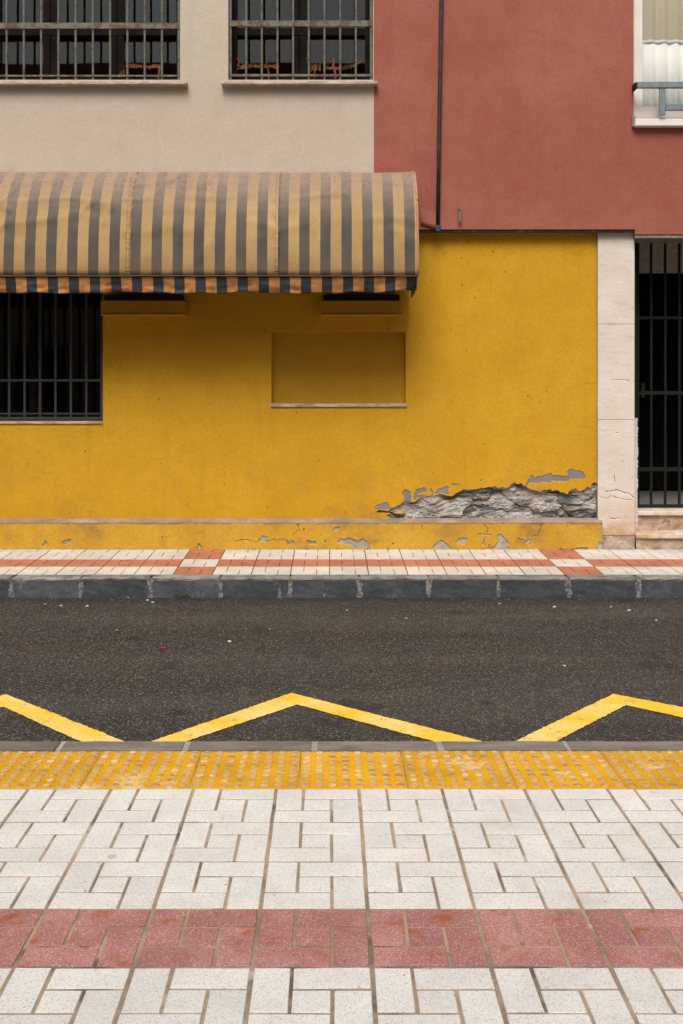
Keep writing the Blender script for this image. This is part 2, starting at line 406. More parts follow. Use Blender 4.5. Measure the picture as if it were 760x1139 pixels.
M['dark_in'] = metal('interior_dark', (.022, .021, .02), (.018, .016, .015), .4, .7, .9)
M['floor_in'] = metal('hall_floor_marble', (.30, .29, .27), (.24, .23, .21), .45, .7, .4)
M['leaf_o'] = metal('dry_orange_leaf', (.50, .17, .035), (.36, .12, .03), .4, .7, .8)
M['leaf_r'] = metal('red_petal', (.42, .04, .05), (.3, .03, .03), .4, .7, .7)
M['pale'] = metal('pale_scrap', (.6, .57, .5), (.5, .46, .4), .4, .7, .8)
M['weed'] = metal('green_weed', (.03, .045, .015), (.06, .065, .02), .4, .7, .7)
M['opp'] = stucco('ochre_render', (.26, .21, .15), (.20, .16, .11), (.29, .24, .18))
M['opp_glass'] = metal('shaded_window', (.03, .035, .045), (.04, .045, .05), .4, .7, .15)
M['roof'] = metal('roof_tile', (.30, .12, .07), (.22, .09, .05), .4, .7, .9)
M['soil'] = concrete('compacted_ground', (.20, .17, .14), (.14, .12, .10), (.3, .27, .22))
s = NT('window_glass')
s.t.nodes.remove(s.p); gl = s.n('ShaderNodeBsdfGlossy'); gl.inputs['Roughness'].default_value = .015
tr = s.n('ShaderNodeBsdfTransparent'); tr.inputs[0].default_value = (.97, .98, .975, 1)
lw = s.n('ShaderNodeLayerWeight'); lw.inputs[0].default_value = .5
fr = s.math('ADD', s.mul(s.math('POWER', lw.outputs['Facing'], 4.), .9), .045)
nb = s.bump(s.noise(1.3, 1), .002, .4); s.l(nb, gl.inputs['Normal'])
mx = s.n('ShaderNodeMixShader'); s.l(fr, mx.inputs[0]); s.l(tr.outputs[0], mx.inputs[1]); s.l(gl.outputs[0], mx.inputs[2])
s.l(mx.outputs[0], s.out.inputs[0]); M['glass'] = s.mat
s = NT('sheer_curtain_cloth')
tl = s.n('ShaderNodeBsdfTranslucent'); tl.inputs[0].default_value = (.8, .79, .76, 1)
s.put(s.p.inputs['Base Color'], (.87, .86, .83)); s.p.inputs['Roughness'].default_value = .9
mx = s.n('ShaderNodeMixShader'); mx.inputs[0].default_value = .10; s.l(s.p.outputs[0], mx.inputs[1]); s.l(tl.outputs[0], mx.inputs[2]); s.l(mx.outputs[0], s.out.inputs[0])
M['curtain'] = s.mat
s = NT('tan_band_cloth'); M['blind'] = s.done(s.mix(s.noise(8, 4), (.52, .46, .33), (.46, .40, .28)), .9)  # plain tan colour of the pleated band in the white window

# ------------------------------------------------------------------ levels and lines of the street (metres)
NEAR0, NEAR1 = 3.903, 4.303           # tactile strip depth range
NK1 = 4.43                            # near kerb outer edge
FK0, FK1 = 7.78, 7.91                 # far kerb
SLOPE = .032
def far_z(y): return EYE-1.386+SLOPE*(y-FK0)
PL = 8.91; DY = 8.99; DU = 8.89; DP = 8.955
ROAD_N, ROAD_F = -.13, -.07
def road_z(y): return ROAD_N+(ROAD_F-ROAD_N)*(y-NK1)/(FK0-NK1)
BASE = far_z(PL)
XL, XR = -6.0, 6.5

# ------------------------------------------------------------------ ground and road
g = mesh_obj('ground', [(-150, -150, -.45), (150, -150, -.45), (150, 150, -.45), (-150, 150, -.45)], [(0, 1, 2, 3)], M['soil'], origin=(0, 0, -.45)); tag(g, kind='structure')
nx, ny = 160, 24
xs = np.linspace(-40, 40, nx+1); ys = np.linspace(NK1-.10, FK0+.06, ny+1)
V = [(x, y, road_z(y)) for y in ys for x in xs]
Fc = [(j*(nx+1)+i, j*(nx+1)+i+1, (j+1)*(nx+1)+i+1, (j+1)*(nx+1)+i) for j in range(ny) for i in range(nx)]
road = mesh_obj('road', V, Fc, M['asphalt'], origin=(0, 6.1, -.13)); tag(road, kind='structure')

def road_pt(px, py):
    # photo measurement to the road surface
    a = (ROAD_F-ROAD_N)/(FK0-NK1)
    k = (HY-py)/F                      # z = EYE + k*y = ROAD_N + a*(y-NK1)
    y = (ROAD_N-a*NK1-EYE)/(k-a)
    return Vector(((px-HX)*y/F, y, 0))
def lerp_to_y(p, q, y):
    t = (y-p.y)/(q.y-p.y); return p+(q-p)*t
YT = 4.60
o0, i0 = road_pt(7, 773), road_pt(4, 787)
o1, i1 = road_pt(324.5, 771.5), road_pt(331, 784.5)
o2, i2 = road_pt(683, 772.5), road_pt(697, 785)
legs = []   # each leg: outer start, inner start, outer end, inner end (at the hidden trough)
def leg(po, pi_, qo, qi): legs.append((po, pi_, lerp_to_y(po, qo, YT), lerp_to_y(pi_, qi, YT)))
leg(o0, i0, road_pt(135, 824), road_pt(86, 824))
leg(o1, i1, road_pt(173, 824), road_pt(211.5, 824))
leg(o1, i1, road_pt(535, 825), road_pt(481, 825))
leg(o2, i2, road_pt(574, 825), road_pt(619.5, 825))
leg(o2, i2, road_pt(760, 787.5), road_pt(760, 799))
dx = Vector((1.62, 0, 0))
leg(o0, i0, o0-(o1-road_pt(173, 824)), i0-(i1-road_pt(211.5, 824)))
leg(o2+dx, i2+dx, road_pt(574, 825)+dx, road_pt(619.5, 825)+dx)
leg(o0-dx, i0-dx, road_pt(135, 824)-dx, road_pt(86, 824)-dx)
mb = MB()
for li, (po, pi_, qo, qi) in enumerate(legs):
    n = 90; v = []; f = []
    for k in range(n+1):
        t = k/n; a = po.lerp(qo, t); b = pi_.lerp(qi, t)
        if 0 < k < n:
            j = random.uniform(-.004, .004); a = a+(a-b).normalized()*j; b = b+(b-a).normalized()*random.uniform(-.004, .004)
        off = .0035+.0007*(li % 2)
        v += [(a.x, a.y, road_z(a.y)+off), (b.x, b.y, road_z(b.y)+off)]
    for k in range(n): f.append((2*k, 2*k+1, 2*k+3, 2*k+2))
    mb.add(v, f)
zz = mb.build('zigzag_line', M['road_paint'], road); zz['label'] = 'yellow zigzag line painted along the near kerb'

# ------------------------------------------------------------------ near pavement
npv = MB().box(-40, 40, -6.4, NEAR1, -.40, -.0032).build('near_pavement', M['joint'], origin=(0, 0, -.4)); tag(npv, kind='structure')
T = .30; TX0 = .106
G = .0042
def block_mesh(name, x0, x1, y0, y1, mat, gx0=G, gx1=G, gy0=G, gy1=G):
    b = .0018; x0 += gx0; x1 -= gx1; y0 += gy0; y1 -= gy1
    rings = [(x0, x1, y0, y1, -.02), (x0, x1, y0, y1, -b), (x0+b, x1-b, y0+b, y1-b, 0)]
    v = []
    for (a, c, e, g_, z) in rings: v += [(a, e, z), (c, e, z), (c, g_, z), (a, g_, z)]
    f = []
    for r in range(2):
        for k in range(4): f.append((r*4+k, r*4+(k+1) % 4, r*4+4+(k+1) % 4, r*4+4+k))
    f.append((8, 9, 10, 11))
    return v, f
t3 = T/3
BL = [(0, t3, t3, T), (t3, T, 2*t3, T), (t3, 2*t3, t3, 2*t3), (2*t3, T, 0, 2*t3), (0, 2*t3, 0, t3)]
def gaps(b):
    return tuple((.0058 if e else .0047) for e in (b[0] == 0, b[1] == T, b[2] == 0, b[3] == T))
def shared(name, v, f, mat):
    me = bpy.data.meshes.new(name); me.from_pydata(v, [], f); me.materials.append(mat); me.update(); return me
BM = {k: [shared('paving_block', *block_mesh('', *b, M[k], *gaps(b)), M[k]) for b in BL] for k in ('tile_white', 'tile_red')}
BC = [((b[0]+b[1])/2, (b[2]+b[3])/2) for b in BL]
for k in BM:
    for me, c in zip(BM[k], BC):
        for q in me.vertices: q.co.x -= c[0]; q.co.y -= c[1]
ROWS = [NEAR0-T*(i+1) for i in range(6)]       # near edge of each row
rest = {'tile_white': MB(), 'tile_red': MB()}
for r in range(-2, 14):
    y0 = NEAR0-T*(r+1)
    if r < 0: continue
    key = 'tile_red' if r % 7 == 3 else 'tile_white'
    for cidx in range(-16, 17):
        x0 = TX0+cidx*T
        half = .318*(y0+T)+.12
        main = r <= 4 and -half-.35 < x0 and x0+T < half+.40
        if main:
            t = empty('paving_tile', (x0+T/2, y0+T/2, 0), npv)
            for b, me, c in zip(BL, BM[key], BC):
                o = bpy.data.objects.new('paving_block', me)
                link(o, t, (x0+c[0], y0+c[1], random.uniform(-.0009, .0007)))
                o.rotation_euler = (random.gauss(0, .004), random.gauss(0, .004), random.gauss(0, .006))
                w = random.gauss(1, .005); o.scale = (w, w, 1)
        else:
            for b in BL:
                v, f = block_mesh('', *b, None, *gaps(b)); dz = random.uniform(-.0009, .0007)
                rest[key].add([(p[0]+x0, p[1]+y0, p[2]+dz) for p in v], f)
for k in rest:
    o = rest[k].build('paving_blocks', M[k], npv); o['kind'] = 'stuff'
# tactile strip
TT = .3985; TTX = -.114
v = []; f = []; fm = []
g_ = .0022; n = 0
def add(vv, ff, m):
    k = len(v); v.extend(vv); f.extend([tuple(i+k for i in q) for q in ff]); fm.extend([m]*len(ff))
h = TT/2; hy = .2
vv = []
for (a, z) in ((g_, -.02), (g_, -.002), (g_+.002, 0)): vv += [(-h+a, -hy+a, z), (h-a, -hy+a, z), (h-a, hy-a, z), (-h+a, hy-a, z)]
add(vv, [(r*4+k, r*4+(k+1) % 4, r*4+4+(k+1) % 4, r*4+4+k) for r in range(2) for k in range(4)]+[(8, 9, 10, 11)], 0)
for i in range(8):
    for j in range(8):
        cx, cy = -h+TT*(i+.5)/8, -hy+.4*(j+.5)/8
        N = 10; vv = []
        for (r, z) in ((.0175, -.001), (.0150, .0040), (.0110, .0052)):
            vv += [(cx+r*math.cos(2*math.pi*k/N), cy+r*math.sin(2*math.pi*k/N), z) for k in range(N)]
        add(vv, [(k, (k+1) % N, N+(k+1) % N, N+k) for k in range(N)], 0)
        add(vv[N:], [(k, (k+1) % N, N+(k+1) % N, N+k) for k in range(N)]+[tuple(range(N, 2*N))], 1)
me = bpy.data.meshes.new('tactile_tile'); me.from_pydata(v, [], f); me.materials.append(M['tactile']); me.materials.append(M['stud'])
me.polygons.foreach_set('material_index', np.array(fm, dtype=np.int32)); me.update()
for k in range(-8, 9):
    o = bpy.data.objects.new('tactile_tile', me)
    link(o, npv, (TTX+(k+.5)*TT, NEAR1-.2, random.uniform(-.001, .001)))
    o.rotation_euler = (random.gauss(0, .003), random.gauss(0, .002), random.gauss(0, .0015))

# ------------------------------------------------------------------ kerbs
def kerb(name, x_joint, pitch, y0, y1, ztop, zbot, mat, round_front, gap=.012, jd=.010, jm='kerb_mortar'):
    front = y0 if round_front < 0 else y1
    base = MB().box(-40, 40, y0+.006, y1-.006, zbot-.25, ztop-jd).build(name, M[jm], origin=(0, (y0+y1)/2, zbot-.25)); tag(base, kind='structure')
    rnd2 = random.Random(3)
    n0 = int((-6-x_joint)/pitch)
    for k in range(n0, n0+26):
        xa = x_joint+k*pitch+gap/2+rnd2.uniform(-.004, .004); xb = x_joint+(k+1)*pitch-gap/2+rnd2.uniform(-.004, .004)
        bm = bmesh.new(); bmesh.ops.create_cube(bm, size=1)
        for q in bm.verts:
            q.co = Vector(((xa+xb)/2+q.co.x*(xb-xa), (y0+y1)/2+q.co.y*(y1-y0), (ztop+zbot-.1)/2+q.co.z*(ztop-zbot+.1)))
        ed = [e for e in bm.edges if all(abs(w.co.y-front) < 1e-4 and abs(w.co.z-ztop) < 1e-4 for w in e.verts)]
        bmesh.ops.bevel(bm, geom=ed, offset=.022, segments=4, affect='EDGES', profile=.5)
        ed = [e for e in bm.edges if abs(e.verts[0].co.x-e.verts[1].co.x) < 1e-4]
        bmesh.ops.bevel(bm, geom=ed, offset=.005, segments=1, affect='EDGES')
        bmesh.ops.subdivide_edges(bm, edges=[e for e in bm.edges if e.calc_length() > .2], cuts=6, use_grid_fill=True)
        for q in bm.verts:
            q.co += Vector((rnd2.gauss(0, .0009), rnd2.gauss(0, .0012), rnd2.gauss(0, .0009)))
        bm.verts.index_update()
        dz = rnd2.uniform(-.003, .002); dy = rnd2.uniform(-.003, .003)
        o = mesh_obj('kerb_stone', [(q.co.x, q.co.y+dy, q.co.z+dz) for q in bm.verts], [[w.index for w in p.verts] for p in bm.faces], mat, base, origin=((xa+xb)/2, (y0+y1)/2, zbot))
        bm.free()
    return base
kerb('near_kerb', -.066, .515, NEAR1+.004, NK1, .002, ROAD_N, M['near_kerb'], +1, .020, .0035, 'mortar')
fk = kerb('far_kerb', .215, .505, FK0, FK1-.002, far_z(FK0)+.001, ROAD_F, M['kerb'], -1, .014)
# uneven mortar smears over the far kerb's joints
for k in range(-12, 13):
    x = .215+k*.505; n = 26; t = np.linspace(0, 1, n+1)
    z = far_z(FK0)-.010-t*.132
    wl_ = .010+.030*np.clip(fbm(t*3.5+k*7.3, t*0+1, 3, 5)-.28, 0, 1); wr2 = .010+.032*np.clip(fbm(t*3.5+k*5.1, t*0+3, 3, 9)-.28, 0, 1)
    v = []; f = []
    for i in range(n+1):
        y = FK0-.0045-.003*random.random()
        v += [(x-wl_[i], FK0-.002, z[i]), (x-.3*wl_[i], y, z[i]), (x+.3*wr2[i], y, z[i]), (x+wr2[i], FK0-.002, z[i])]
    for i in range(n):
        for q in range(3): f.append((4*i+q, 4*i+q+1, 4*i+5+q, 4*i+4+q))
    mesh_obj('mortar_smear', v, f, M['kerb_mortar'], fk)

# ------------------------------------------------------------------ far pavement
FY1 = 9.6
fp = mesh_obj('far_pavement', [(-40, FK1-.01, far_z(FK1-.01)-.005), (40, FK1-.01, far_z(FK1-.01)-.005), (40, FY1, far_z(FY1)-.005), (-40, FY1, far_z(FY1)-.005)], [(0, 1, 2, 3)], M['joint_dark'], origin=(0, FK1, -.1)); tag(fp, kind='structure')
P = .2886; FX0 = -1.156; p3 = P/3
FB = [(0, p3, p3, P), (p3, P, 2*p3, P), (p3, 2*p3, p3, 2*p3), (2*p3, P, 0, 2*p3), (0, 2*p3, 0, p3)]
def far_tile_mesh(mat, cut=P):
    mb = MB()
    for b in FB:
        y0_, y1_ = b[2], b[3]
        gg = [(.0036 if e else .0024) for e in (b[0] == 0, abs(b[1]-P) < 1e-6, b[2] == 0, abs(b[3]-P) < 1e-6)]
        if y0_ >= cut: continue
        y1_ = min(y1_, cut)
        vv, ff = block_mesh('', b[0], b[1], y0_, y1_, None, *gg)
        mb.add([(p[0]-P/2, p[1], p[2]) for p in vv], ff)
    return shared('pavement_tile', mb.v, mb.f, mat)
last = PL-(FK1+3*P)-.001
FM = {(m, c): far_tile_mesh(M[m], P if c == 0 else last) for m in ('tile_far_white', 'tile_far_orange') for c in (0, 1)}
for cidx in range(-14, 27):
    x = FX0+(cidx+.5)*P; cross = cidx % 10 == 0
    if x > XR: continue
    for r in range(4):
        org = (r == 1) != cross if r < 3 else cross
        o = bpy.data.objects.new('pavement_tile', FM[('tile_far_orange' if org else 'tile_far_white', 1 if r == 3 else 0)])
        y = FK1+r*P
        link(o, fp, (x, y, far_z(y)+random.uniform(-.001, .001))); o.rotation_euler = (math.atan(SLOPE)+random.gauss(0, .001), random.gauss(0, .002), random.gauss(0, .002))

# ------------------------------------------------------------------ building
bd = empty('town_building', (0, DY, BASE))
tag(bd, 'street building with yellow ground floor under beige and brick red upper walls', 'building')
def wall(name, x0, x1, z0, z1, yf, thick, holes, mat, parent=bd):
    xs = sorted({x0, x1}|{h[0] for h in holes}|{h[1] for h in holes}); zs = sorted({z0, z1}|{h[2] for h in holes}|{h[3] for h in holes})
    xs = [x for x in xs if x0 <= x <= x1]; zs = [z for z in zs if z0 <= z <= z1]
    mb = MB()
    inh = lambda x, z: any(h[0] < x < h[1] and h[2] < z < h[3] for h in holes)
    for i in range(len(xs)-1):
        for j in range(len(zs)-1):
            xm, zm = (xs[i]+xs[i+1])/2, (zs[j]+zs[j+1])/2
            if inh(xm, zm): continue
            a, b, c, e = xs[i], xs[i+1], zs[j], zs[j+1]
            mb.add([(a, yf, c), (b, yf, c), (b, yf, e), (a, yf, e)], [(0, 1, 2, 3)])
            mb.add([(a, yf+thick, c), (b, yf+thick, c), (b, yf+thick, e), (a, yf+thick, e)], [(3, 2, 1, 0)])
    def rim(a, b, c, e, flip):
        q = [(a, yf, c), (b, yf, c), (b, yf+thick, c), (a, yf+thick, c), (a, yf, e), (b, yf, e), (b, yf+thick, e), (a, yf+thick, e)]
        ff = [(0, 3, 2, 1), (4, 5, 6, 7), (0, 4, 7, 3), (1, 2, 6, 5)]
        mb.add(q, [x[::-1] for x in ff] if flip else ff)
    rim(x0, x1, z0, z1, False)
    for h in holes: rim(h[0], h[1], h[2], h[3], True)
    return mb.build(name, mat, parent)

def relief(name, x0, x1, z0, z1, step, yf, func, mats, parent, smooth=True):
    nx = max(2, int((x1-x0)/step)); nz = max(2, int((z1-z0)/step))
    X, Z = np.meshgrid(np.linspace(x0, x1, nx+1), np.linspace(z0, z1, nz+1))
    dep, mi = func(X, Z)
    v = np.stack([X, yf+dep, Z], -1).reshape(-1, 3)
    idx = np.arange((nx+1)*(nz+1)).reshape(nz+1, nx+1)
    f = np.stack([idx[:-1, :-1], idx[:-1, 1:], idx[1:, 1:], idx[1:, :-1]], -1).reshape(-1, 4)
    fm = mi[:-1, :-1].reshape(-1)
    return mesh_obj(name, v, f, mats, parent, fm=fm, smooth=smooth)

# openings (x0, x1, z0, z1)
ZS = fz(255.0, DU)                                    # underside of the upper wall
W_LOW = (-3.9, fx(114.5, DY), fz(468.5, DY), fz(312, DY))
NICHE = (fx(302, DY), fx(451.5, DY), fz(449.5, DY), fz(369, DY))
PATCH = (fx(405, DY), fx(666.5, DY), fz(577.5, DY), fz(515, DY))
LEDGE_Z = fz(581.3, PL); LEDGE_B = fz(576.6, DY)
XP0 = fx(665.5, DY)                                   # where the stone pilaster begins
wall('yellow_wall', XL, XP0+.02, LEDGE_B-.03, ZS+.05, DY, .30, [W_LOW, NICHE, (PATCH[0], XP0+.02, PATCH[2], PATCH[3])], M['yellow'])

# damaged corner of the plaster
rub = [(418, 570), (421, 567.5), (430, 568.5), (436, 565), (440, 562.5), (447, 559), (458, 558), (466, 555.5), (478, 553), (487, 550.5), (500, 551.5), (505, 551), (512, 546.5), (521, 545), (530, 544.5), (540, 542.8), (547, 541), (564, 542.8), (568.5, 538.5), (574, 536.7), (579.6, 538.5), (584, 540.4), (588.8, 542.8), (595, 544), (603.5, 547), (611, 545), (623, 547), (630, 549), (634, 547), (639.5, 544), (646, 546), (650.5, 543), (655, 540.4), (658, 544), (660.6, 537.6), (663, 537.6), (667, 552), (672, 552), (672, 585), (500, 585), (440, 585), (432, 575)]
grey = [[(584, 539.5), (588, 533), (591.6, 528.4), (595, 531), (603.5, 530), (613.7, 527.5), (623, 528.4), (631.7, 529.3), (632, 522.5), (637.6, 522), (648.7, 525.7), (652, 530.3), (650.5, 532.5), (639.5, 533), (632, 535), (613.7, 535.4), (610, 537.6), (589.7, 537.3), (585, 541)],
        [(417.5, 568), (417.5, 562.5), (424, 559.4), (430.4, 559.4), (435, 563.4), (435, 566), (424, 567.5)],
        [(446, 547.8), (452.5, 545), (456, 547.8), (457, 558), (448.8, 558.8), (448, 551.4)],
        [(459, 556), (460, 549.6), (465.4, 543), (472.7, 542.8), (473.7, 546), (468, 547.8), (465.4, 553.3)],
        [(466, 555), (467, 551.4), (478, 551.4), (479, 543), (482, 544), (482, 553.3)],
        [(484.7, 549.6), (485.6, 546), (491, 542), (495.8, 540.4), (499.4, 543), (498.5, 549.6)],
        [(501.3, 539.5), (506, 538), (511.4, 539), (510.5, 541), (502, 541)]]
isl = [[(437, 569.5), (444, 569), (449, 571), (445, 572.5)], [(421, 571), (432, 570.5), (434, 572.5), (424, 574)]]
k_ = F/DY
def patch_func(X, Z):
    px = HX+X*k_; py = HY-(Z-EYE)*k_
    wx = px+(fbm(px/5, py/5, 4, 3)-.5)*7; wy = py+(fbm(px/5, py/5, 4, 11)-.5)*5
    r = inpoly(wx, wy, rub); g = np.zeros_like(r)
    for p in grey: g |= inpoly(wx, wy, p)
    for p in isl: r &= ~inpoly(wx, wy, p)
    g &= ~r
    edge = dseg(px, py, rub[:37])*DY/F                      # metres from the broken edge
    ux = px+(fbm(px/30, py/14, 3, 5)-.5)*26; uy = py+(fbm(px/30, py/14, 3, 8)-.5)*16
    d1, d2, idv = voro(ux/46, uy/19, 4)
    joint = np.clip((d2-d1)/.10, 0, 1)
    rough = fbm(ux/13, uy/7, 5, 21, .62); ridg = np.abs(fbm(ux/30, uy/8, 5, 31, .6)-.5)*2
    fine = fbm(px/2.2, py/1.6, 3, 36, .6)
    dep = .030+.010*(1-joint)+.034*(idv-.5)+.055*(rough-.5)+.030*(.25-ridg)+.010*(fine-.5)
    dep = np.clip(dep, .006, .075)*np.clip(.35+edge/.03, 0, 1)+.006
    low = np.clip((py-566)/10, 0, 1); dep = dep+.02*low*(fbm(px/26, py/9, 3, 41) > .5)
    out = np.where(r, dep, np.where(g, .0045, (fbm(px/9, py/9, 3, 2)-.5)*.0012))
    e = np.minimum(np.minimum(px-405, py-515), 8)/8; out = np.where(r | g, out, out*np.clip(e, 0, 1))
    mi = np.where(r, 2, np.where(g, 1, 0))
    return out, mi
pw = relief('broken_plaster', PATCH[0], XP0+.02, PATCH[2]-.03, PATCH[3], .0038, DY, patch_func, [M['yellow'], M['grey_render'], M['rubble']], bd, smooth=False)
pw['label'] = 'broken plaster baring grey rubble beside the stone pilaster'

# plinth with flaking paint
flk = [[(288, 604), (288, 600), (294, 596.5), (297.5, 598), (296, 602), (297.5, 604)], [(320, 602.5), (327, 602), (327, 605.5), (321, 605)], [(341, 601.5), (351, 601), (351, 605), (342, 605)],
       [(370, 591), (373, 586), (378, 585.5), (377, 591)], [(376, 603), (378, 598.5), (383, 599.5), (392, 598), (398, 602.5), (402.5, 602.5), (405, 598.5), (407, 602.5), (412, 605), (409, 609), (394, 609.5), (387, 605), (379, 605.5)],
       [(395, 605), (402, 600), (405, 599), (406, 604), (412, 606.7), (411, 610), (395, 610)], [(481, 610.5), (484, 605), (490, 600.5), (498, 605), (503, 608.5), (502, 611)], [(507, 603), (512, 598.5), (519, 599), (518, 605), (510, 606.5)],
       [(534, 611), (549, 608.5), (554, 602), (553, 595), (557.5, 594), (566, 604), (567, 610.5)], [(584, 601), (589, 600), (591, 605), (586, 606)], [(576, 600), (580, 598), (581, 601)], [(535, 603), (539, 601), (541, 605), (537, 607)],
       [(46, 607), (50, 600), (53, 606)], [(69, 603), (79, 600), (81, 605), (71, 606)], [(218, 609), (220, 605), (224, 608), (223, 611)], [(638, 611), (644, 608.5), (655, 609.5), (654, 613)], [(664, 611), (666, 603), (671, 604), (671, 613)], [(532, 594), (540, 592.5), (547, 594), (540, 596)]]
cr = [[(262, 602), (280, 601), (288, 603), (300, 601), (313, 600), (326, 603)], [(330, 581), (333, 590), (327, 594)], [(540, 583), (543, 592), (538, 603)], [(602, 583), (600, 592), (594, 596)], [(470, 584), (471, 590)]]
kp = F/PL
def plinth_func(X, Z):
    px = HX+X*kp; py = HY-(Z-EYE)*kp
    wx = px+(fbm(px/4, py/4, 4, 53)-.5)*5; wy = py+(fbm(px/4, py/4, 4, 61)-.5)*4
    m = np.zeros(X.shape, bool)
    for p in flk: m |= inpoly(wx, wy, p)
    m |= (py > 609.2+fbm(px/6, py*0, 4, 71)*7) & (py < 615)
    dm = np.full(X.shape, 9e9)
    for c in cr: dm = np.minimum(dm, dseg(wx, wy, c))
    crk = dm < .32
    sm = (fbm(px/18, py/18, 3, 77)-.5)*.006+(fbm(px/5, py/5, 3, 78)-.5)*.0016
    out = np.where(m, .008+.010*(fbm(px/3, py/3, 4, 81)-.3), np.where(crk, .008, sm))
    return out, np.where(m, 1, np.where(crk, 2, 0))
XPL = fx(670.5, PL)
pl = relief('plinth', XL, XPL, BASE-.02, LEDGE_Z, .0052, PL, plinth_func, [M['yellow_plinth'], M['flake'], M['crack']], bd, smooth=False)
pl['label'] = 'yellow plinth with flaking paint along the wall foot'
# plinth end face, sloping cement ledge
mb = MB(); n = 400; v = []; f = []
for i in range(n+1):
    x = XL+(XPL-XL)*i/n
    v += [(x, PL-.004+random.uniform(-.0025, .0025), LEDGE_Z-.004), (x, PL-.001, LEDGE_Z+.004+random.uniform(-.0015, .002)), (x, DY+.012, LEDGE_B+random.uniform(-.001, .001)), (x, DY+.08, LEDGE_B+.001)]
for i in range(n):
    for k in range(3): f.append((4*i+k, 4*i+4+k, 4*i+5+k, 4*i+1+k))
mb.add(v, f); f2 = [(0, 1, 2, 3), (4*n+3, 4*n+2, 4*n+1, 4*n)]; mb.f += f2; mb.m += [0, 0]
mb.add([(XPL, PL, BASE-.02), (XPL, DY, BASE-.02), (XPL, DY, LEDGE_B), (XPL, PL, LEDGE_Z)], [(0, 1, 2, 3)])
mb.build('plinth_ledge', M['ledge'], pl)

# blind niche
nd = DY+.075
nic = mesh_obj('blind_niche', [(NICHE[0]-.01, nd, NICHE[2]-.01), (NICHE[1]+.01, nd, NICHE[2]-.01), (NICHE[1]+.01, nd, NICHE[3]+.01), (NICHE[0]-.01, nd, NICHE[3]+.01)], [(0, 1, 2, 3)], M['yellow_box'], bd)
nic['label'] = 'recessed blank yellow panel in the wall under the awning'
MB().box(NICHE[0]-.008, NICHE[1]+.008, DY-.016, nd-.002, NICHE[2]-.024, NICHE[2]+.004, .004).build('sill', M['sill'], nic)

# painted boxes under the awning
def wbox(a, b, c, e, metal_top):
    y0 = DY-.16; x0, x1 = fx(a, y0), fx(b, y0); z0, z1 = fz(e, y0), fz(c, y0)
    o = MB().box(x0, x1, y0, DY+.01, z0+.014, z1, .006).box(x0-.004, x1+.004, y0-.008, DY+.01, z0, z0+.012, .003).build('wall_box', M['yellow_box'], bd)
    MB().box(x0+.02, x1-.02, y0+.03, DY+.01, z1+.002, z1+.05, .004).build('bracket', M['black'], o)
wbox(112, 204.5, 334, 350.5, True); wbox(357, 447.5, 334, 350.5, True)

# upper walls
XB = fx(416, DU)
WU1 = (-4.6, fx(200.5, DU), fz(88.5, DU), 6.0); WU2 = (fx(254, DU), fx(415.2, DU), fz(88.5, DU), 6.0)
WR = (fx(705, DU), 4.1, fz(131, DU), 6.0)
TOP = 8.2
wall('beige_wall', XL, XB, ZS, TOP, DU, .40, [WU1, WU2], M['beige'])
XLN = fx(706.5, DU)
wall('red_wall', XB, XR, ZS, TOP, DU, .40, [WR], M['red'])
wall('red_wall', XLN, XR, fz(260.5, DU), ZS-.0005, DU-.002, .38, [], M['red'])
# uneven plaster lip at the red wall's foot beside the pipe
v = []; f = []
for i in range(13):
    x = fx(468, DU)+i*(fx(487, DU)-fx(468, DU))/12; zb = fz(249+i*.5, DU)
    v += [(x, DU-.001, zb+.13), (x, DU-.016-random.uniform(0, .004), zb+.03), (x, DU-.018, zb), (x, DU, zb-.004)]
for i in range(12):
    for k in range(3): f.append((4*i+k, 4*i+1+k, 4*i+5+k, 4*i+4+k))
mesh_obj('plaster_lip', v, f, M['red'], bd, smooth=True)
# drip strip and lintel
MB().box(fx(468, DU), fx(706, DU), DU+.012, DU+.05, ZS-.022, ZS+.01, .003).build('drip_strip', M['strip'], bd)
MB().box(fx(707, DU), XR-1.6, DU+.006, DU+.34, fz(264.6, DU), fz(260.5, DU)-.001, .002).build('lintel', M['zinc'], bd)

# sills
def sill(parent, a, b, zt, name='sill', mat='sill', th=.026, proj=.07):
    return MB().box(a, b, DU-proj, DU+.10, zt-th, zt, .004).build(name, M[mat], parent)

def window(op, yf, mull, label, frame_mat, room_d, fw=.055):
    x0, x1, z0, z1 = op
    w = empty('window', ((x0+x1)/2, yf, z0), bd); w['label'] = label
    edges = [x0]+[m for m in mull]+[x1]
    for a, b in zip(edges[:-1], edges[1:]):
        fr = MB()
        a2 = a+(.0 if a == x0 else .004); b2 = b-(.0 if b == x1 else .004)
        fr.box(a2, a2+fw, yf, yf+.05, z0, z1).box(b2-fw, b2, yf, yf+.05, z0, z1).box(a2+fw, b2-fw, yf+.001, yf+.049, z0, z0+fw*1.25).box(a2+fw, b2-fw, yf+.001, yf+.049, z1-fw, z1)
        fr.build('frame', M[frame_mat], w)
        MB().box(a2+fw-.005, b2-fw+.005, yf+.022, yf+.027, z0+fw, z1-fw+.004).build('pane', M['glass'], w)
    # dim room behind, five faces
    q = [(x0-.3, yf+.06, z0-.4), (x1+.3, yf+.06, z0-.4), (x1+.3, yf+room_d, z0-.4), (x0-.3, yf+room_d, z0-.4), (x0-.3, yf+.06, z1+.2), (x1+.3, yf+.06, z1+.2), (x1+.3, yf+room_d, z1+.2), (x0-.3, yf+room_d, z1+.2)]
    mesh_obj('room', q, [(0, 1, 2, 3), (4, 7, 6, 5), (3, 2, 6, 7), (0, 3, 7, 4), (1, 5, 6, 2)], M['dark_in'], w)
    return w
YW = DU+.17
